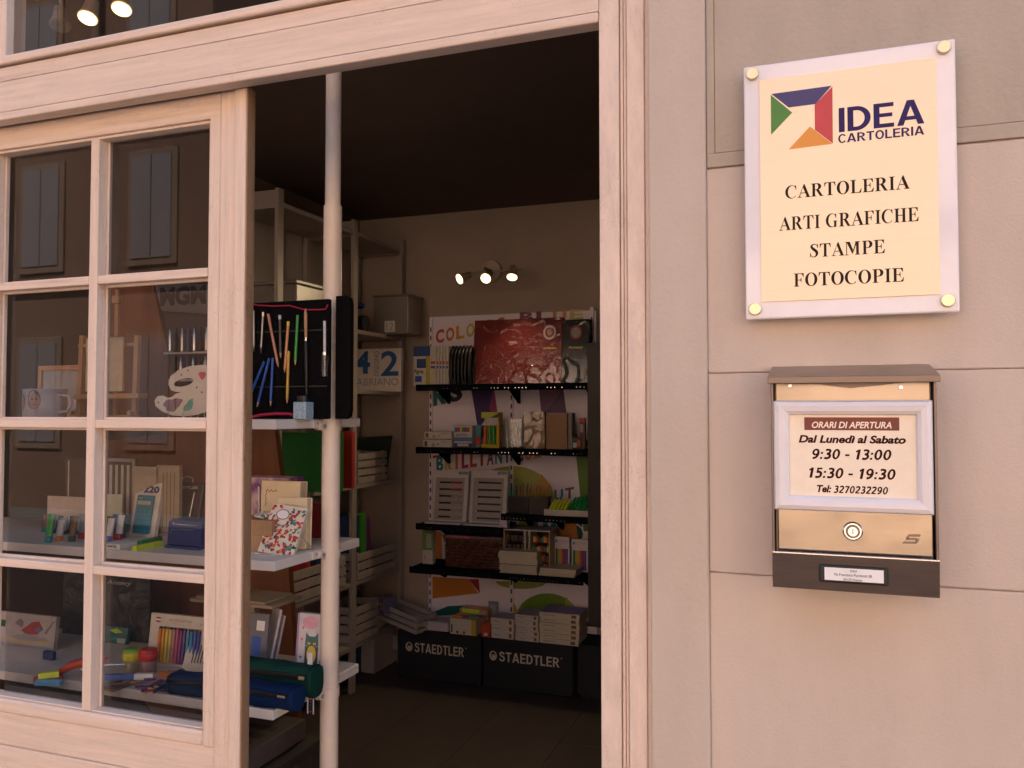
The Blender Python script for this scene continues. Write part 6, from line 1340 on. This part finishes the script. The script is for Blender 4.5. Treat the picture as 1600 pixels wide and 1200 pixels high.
for i, (x0, x1, yt, lb) in enumerate(((866, 890, 839, 'white pencil pack with vertical rainbow stripes, left of two'), (893, 919, 843, 'white pencil pack with rainbow stripes, half behind dark cabinet'))):
    q = spot_on(x0, x1, yt, 893, S4, 3.06 + .02 * i); carton('pencil_pack', lb, 'pencil pack', (x0, x1, yt, 895), S4, 3.07 + .02 * i, .02, C((.62, .55, .52), .5), pr=[(.10 + .115 * k, .05, .10 + .115 * (k + 1), .66, [DGRN, C((.3, .36, .05), .5), C((.5, .35, .05), .5), C((.5, .15, .05), .5), C((.4, .03, .04), .5), C((.2, .03, .2), .5), C((.05, .08, .3), .5)][k]) for k in range(7)] + [(_ell(.14, .88, .07, .05), TEAL)], tx=[('MODULINEA', .26, .85, .9, .91, C((.6, .3, .3), .5))], group='rainbow pencil packs')
# storage boxes below
YX = 2.968
zbx = at(758, 996, Y=YX).z; xs = [at(619, 1030, Y=YX).x, at(753, 1040, Y=YX).x, at(897, 1050, Y=YX).x]
NV = C((.007, .007, .012), .7)
for i in range(2):
    a, b_ = xs[i] + .004, xs[i + 1] - .004
    T = thing('storage_box', ['black lettered storage box on the floor under the drawing crate', 'black lettered storage box on the floor at the right, under the booklets'][i], 'storage box', ((a + b_) / 2, YX, 0), group='black lettered storage boxes')
    m = MB(); m.box(a, YX, 0.001, b_, YX + .28, zbx, NV, .012, 3); m.build('box', T)
    w = b_ - a; x0 = a + w * (.22 if i == 0 else .19); x1 = a + w * (.80 if i == 0 else .85); zc = zbx * .66 if i == 0 else zbx * .66; h = w * .10
    m = MB(); LT = C((.58, .50, .40), .5, var=0); sans(m, 'STAEDTLER', x0, zc - h / 2, x1, zc + h / 2, YX - .0006, LT, .12); m.poly(_ell(x0 - w * .07, zc, w * .042, w * .05), YX - .0006, LT); m.poly(_ell(x0 - w * .068, zc + .002, w * .024, w * .036), YX - .0008, NV); m.poly(_ell(x0 - w * .066, zc - .004, w * .016, w * .022), YX - .001, LT); m.poly(_ell(x1 + w * .025, zc + h * .45, w * .008, w * .008), YX - .0006, GREY); m.build('lettering', T)
q = at(622, 975, Y=3.10)
m = crate('tilted slatted crate full of drawing books on the left black box', (at(628, 960, Y=3.08).x, 3.06, zbx + .012), .42, .15, .105, 3, rz=-20, ry=7)
a = at(600, 945, Y=3.08); m = MB(Matrix.Translation((a.x, 3.03, zbx + .05)) @ Matrix.Rotation(R(-24), 4, 'Z') @ Matrix.Rotation(R(-14), 4, 'Y')); m.box(-.05, -.04, 0, .10, .06, .09, C((.16, .14, .24), .5), .001); m.poly(_ell(-.01, .06, .03, .026), -.0404, ORG); m.text('art', .02, .03, .09, .075, -.0406, YEL, .02)
tag(m.build('drawing_book', None, (a.x, 3.03, zbx + .05)), 'dark drawing book with orange print in the tilted crate', 'book')
def lie(name, lab, cat, px, dep, mat, z=zbx, Y=2.975, pr=(), tx=(), group=None, top=None, rz=0, bev=.001):
    o = carton(name, lab, cat, px, z, Y, dep, mat, pr, tx, group, 0, rz, bev)
    return o
lie('booklet', 'pale booklet lying between the crate and the coloured box', 'booklet', (664, 700, 972, 988), .12, C((.50, .44, .48), .6), Y=3.0)
lie('crayon_box', 'flat white box of crayons with orange end and colourful top', 'crayon box', (703, 744, 967, 995), .14, C((.62, .54, .42), .5), pr=[(.1, .35, .7, .5, LGREY), (.82, 0, 1, 1, C((.55, .35, .03), .5)), (.05, .1, .1, .6, BLACK), (.25, .08, .32, .22, BLACK), (.5, .08, .58, .22, DBLU)])
z_ = zbx + spot_on(703, 744, 967, 995, zbx, 2.975)[4]
for k, (x0, x1, c, lb) in enumerate(((706, 722, ORG, 'orange modelling stick lying on the crayon box'), (716, 732, RED, 'red modelling stick lying on the crayon box'), (722, 744, GRN, 'green modelling stick lying on the crayon box'), (732, 752, DBLU, 'dark blue modelling stick lying on the crayon box'))): lie('modelling_stick', lb, 'modelling stick', (x0, x1, 962, 969), .02, c, z_, 2.985 + .022 * k, bev=.004)
lie('crayon_box', 'yellow and pink crayon box with a slanted white top', 'crayon box', (718, 762, 952, 985), .10, C((.60, .30, .16), .5), Y=3.12, pr=[(.1, .72, .7, 1, NEON), (.3, .3, 1, .6, WHITE)])
lie('crayon_box', 'small red crayon box with orange end between the stacks', 'crayon box', (752, 766, 974, 997), .13, C((.50, .06, .02), .5), pr=[(.3, .1, .7, .3, LGREY)])
lie('hanging_card', 'grey green hanging card of clips standing at the back', 'card', (763, 778, 940, 985), .004, C((.22, .26, .24), .5), Y=3.18, pr=[(.2, .5, .8, .9, GREY), (.2, .1, .8, .3, LGREY)])
def stack(n, px0, px1, ytop, ybot, dep, lab, grp, Y, body, cover):
    hh = (ybot - ytop) / n; z = zbx
    for k in range(n):
        px = (px0 + random.uniform(-1.2, 1.2), px1 + random.uniform(-1.2, 1.2), ybot - hh, ybot); q = spot_on(*px, zbx, Y); h = q[4] / 1.0
        h = (spot_on(px0, px1, ytop, ybot, zbx, Y)[4]) / n; m = MB(); w = q[3]
        m.box(-w / 2, 0, 0, w / 2, dep, h - .0006, body, .001); m.box(-w / 2 + .002, .001, h - .0007, w / 2 - .002, dep - .001, h - .0002, cover); m.quad(-w * .4, h * .4, -w * .1, h * .6, -.0003, GREY); m.quad(w * .3, h * .2, w * .42, h * .8, -.0003, BRN2)
        o = m.build('booklet', None, rel=False); o.location = (q[0], Y + random.uniform(-.003, .003), z); o.rotation_euler = (0, 0, R(random.uniform(-2, 2))); z += h
        pos = 'topmost' if k == n - 1 else ('lowest' if k == 0 else ['second', 'third', 'fourth', 'fifth', 'sixth'][k - 1] + ' from the bottom')
        tag(o, '%s %s' % (pos, lab), 'booklet', grp)
stack(3, 768, 803, 966, 999, .13, 'boxed pencil set in the left stack on the black boxes', 'left stack of boxed pencil sets', 2.975, C((.60, .53, .44), .6), C((.35, .30, .42), .5))
stack(5, 805, 841, 961, 1002, .14, 'thin boxed pencil set in the middle stack on the black boxes', 'middle stack of boxed pencil sets', 2.975, C((.58, .51, .43), .6), C((.34, .29, .42), .5))
stack(6, 843, 905, 958, 1007, .17, 'cream boxed pencil set in the right stack on black boxes', 'right stack of boxed pencil sets', 2.975, C((.62, .54, .38), .6), C((.24, .18, .40), .5))
# dark cabinet at the right
a = at(918, 700, Y=2.92).x; zt_, zb_ = at(925, 536, Y=2.92).z, at(925, 975, Y=2.92).z
T = thing('dark_cabinet', 'dark brown wall cabinet side half hidden by the door frame', 'cabinet', (a, 2.92, zb_)); DK = C((.035, .024, .018), .5)
MB().box(a, 2.92, zb_, a + .6, 3.248, zt_, DK, .002).build('body', T); MB().box(a - .015, 2.94, zb_ - .02, a + .62, 3.24, zb_ - .0005, DK, .002).build('base', T)

T = thing('gap_filler_chest', 'added black filler chest closing a pale gap beside the right lettered box', 'chest', (xs[2] + .3, 3.0, 0))  # added dark block that hides the pale strip beside the box
MB().box(xs[2] + .012, 2.99, .02, xs[2] + .7, 3.2, zbx * .96, NV, .003).build('body', T); MB().box(xs[2] + .008, 2.985, zbx * .9605, xs[2] + .7, 3.205, zbx * .96 + .02, NV, .003).build('top', T); MB().box(xs[2] + .03, 3.0, .001, xs[2] + .69, 3.19, .0195, NV).build('plinth', T)

# ------------------------------------------------------------------ lamps
BULB = glow('lit_bulb', (1.0, .72, .30), 0.9)
LMP = C((.42, .34, .28), .4, .3)
def light(loc, aim, e, par, size=R(95)):
    l = bpy.data.lights.new('bulb_light', 'SPOT'); l.energy = e; l.color = (1.0, .72, .42); l.spot_size = size; l.spot_blend = .8; l.shadow_soft_size = .02
    o = bpy.data.objects.new('bulb_light', l); COL.objects.link(o); o.parent = par; o.location = Vector(loc) - par.location; o.rotation_euler = Vector(aim).to_track_quat('-Z', 'Y').to_euler()
def spot_head(par, c, aim, r, e, lit=True, size=R(95)):
    c = Vector(c); a = Vector(aim).normalized(); m = MB(); m.tube([c - a * r * 2.6, c - a * r * 2.4, c - a * r * .9, c - a * r * .02], [r * .35, r * .62, r * .8, r * 1.06], LMP, 20); h = m.build('lamp_head', par)
    m = MB(); m.cyl(c + a * .0005, c + a * .003, r * .93, None, BULB if lit else C((.25, .2, .16), .3), 22); m.build('bulb', h)
    if lit: light(c + a * .012, aim, e, par, size)
YLm = 3.20
c = at(768, 424, Y=3.24)
T = thing('ceiling_lamp', 'three headed spotlight bar on the back wall above the display', 'lamp', (c.x, 3.249, c.z))
m = MB(); m.cyl((c.x, 3.249, c.z), (c.x, 3.225, c.z), .068, .062, LMP, 32); m.build('base', T)
a, b_ = at(732, 427, Y=3.10), at(814, 421, Y=3.10); m = MB(); m.cyl(a, b_, .007, None, LMP, 12); m.cyl((c.x, 3.226, c.z), (c.x, 3.10, c.z), .010, None, LMP, 12); m.build('arm', T)
for (x, y), aim in (((718, 436), (-.55, -.75, -.45)), ((759, 435), (-.02, -.8, -.55)), ((800, 433), (.05, -.45, -.8))):
    spot_head(T, at(x, y, Y=2.98), aim, .030, 2.6 if aim[0] > -.5 else 0.3, True, R(125))
T = thing('track_lamp', 'row of three hanging spotlights inside the window above the lintel', 'lamp', (at(137, 20, Y=.45).x, .45, Zc))
a, b_ = at(70, 5, Y=.45), at(205, 5, Y=.45); m = MB(); m.box(a.x - .05, .435, Zc - .025, b_.x + .08, .465, Zc - .0005, LMP, .003); m.build('track', T)
for (x, y, aim, lit) in ((94, 40, (.25, -.25, -.9), False), (137, 28, (.1, -.35, -.9), True), (190, 14, (.15, -.3, -.9), True)):
    p = at(x, y, Y=.45); spot_head(T, p, aim, .026, 0.08, lit); m = MB(); q = p - Vector(aim).normalized() * .066; m.cyl(q, (q.x, q.y, Zc - .024), .006, None, LMP, 8); m.build('stem', T)
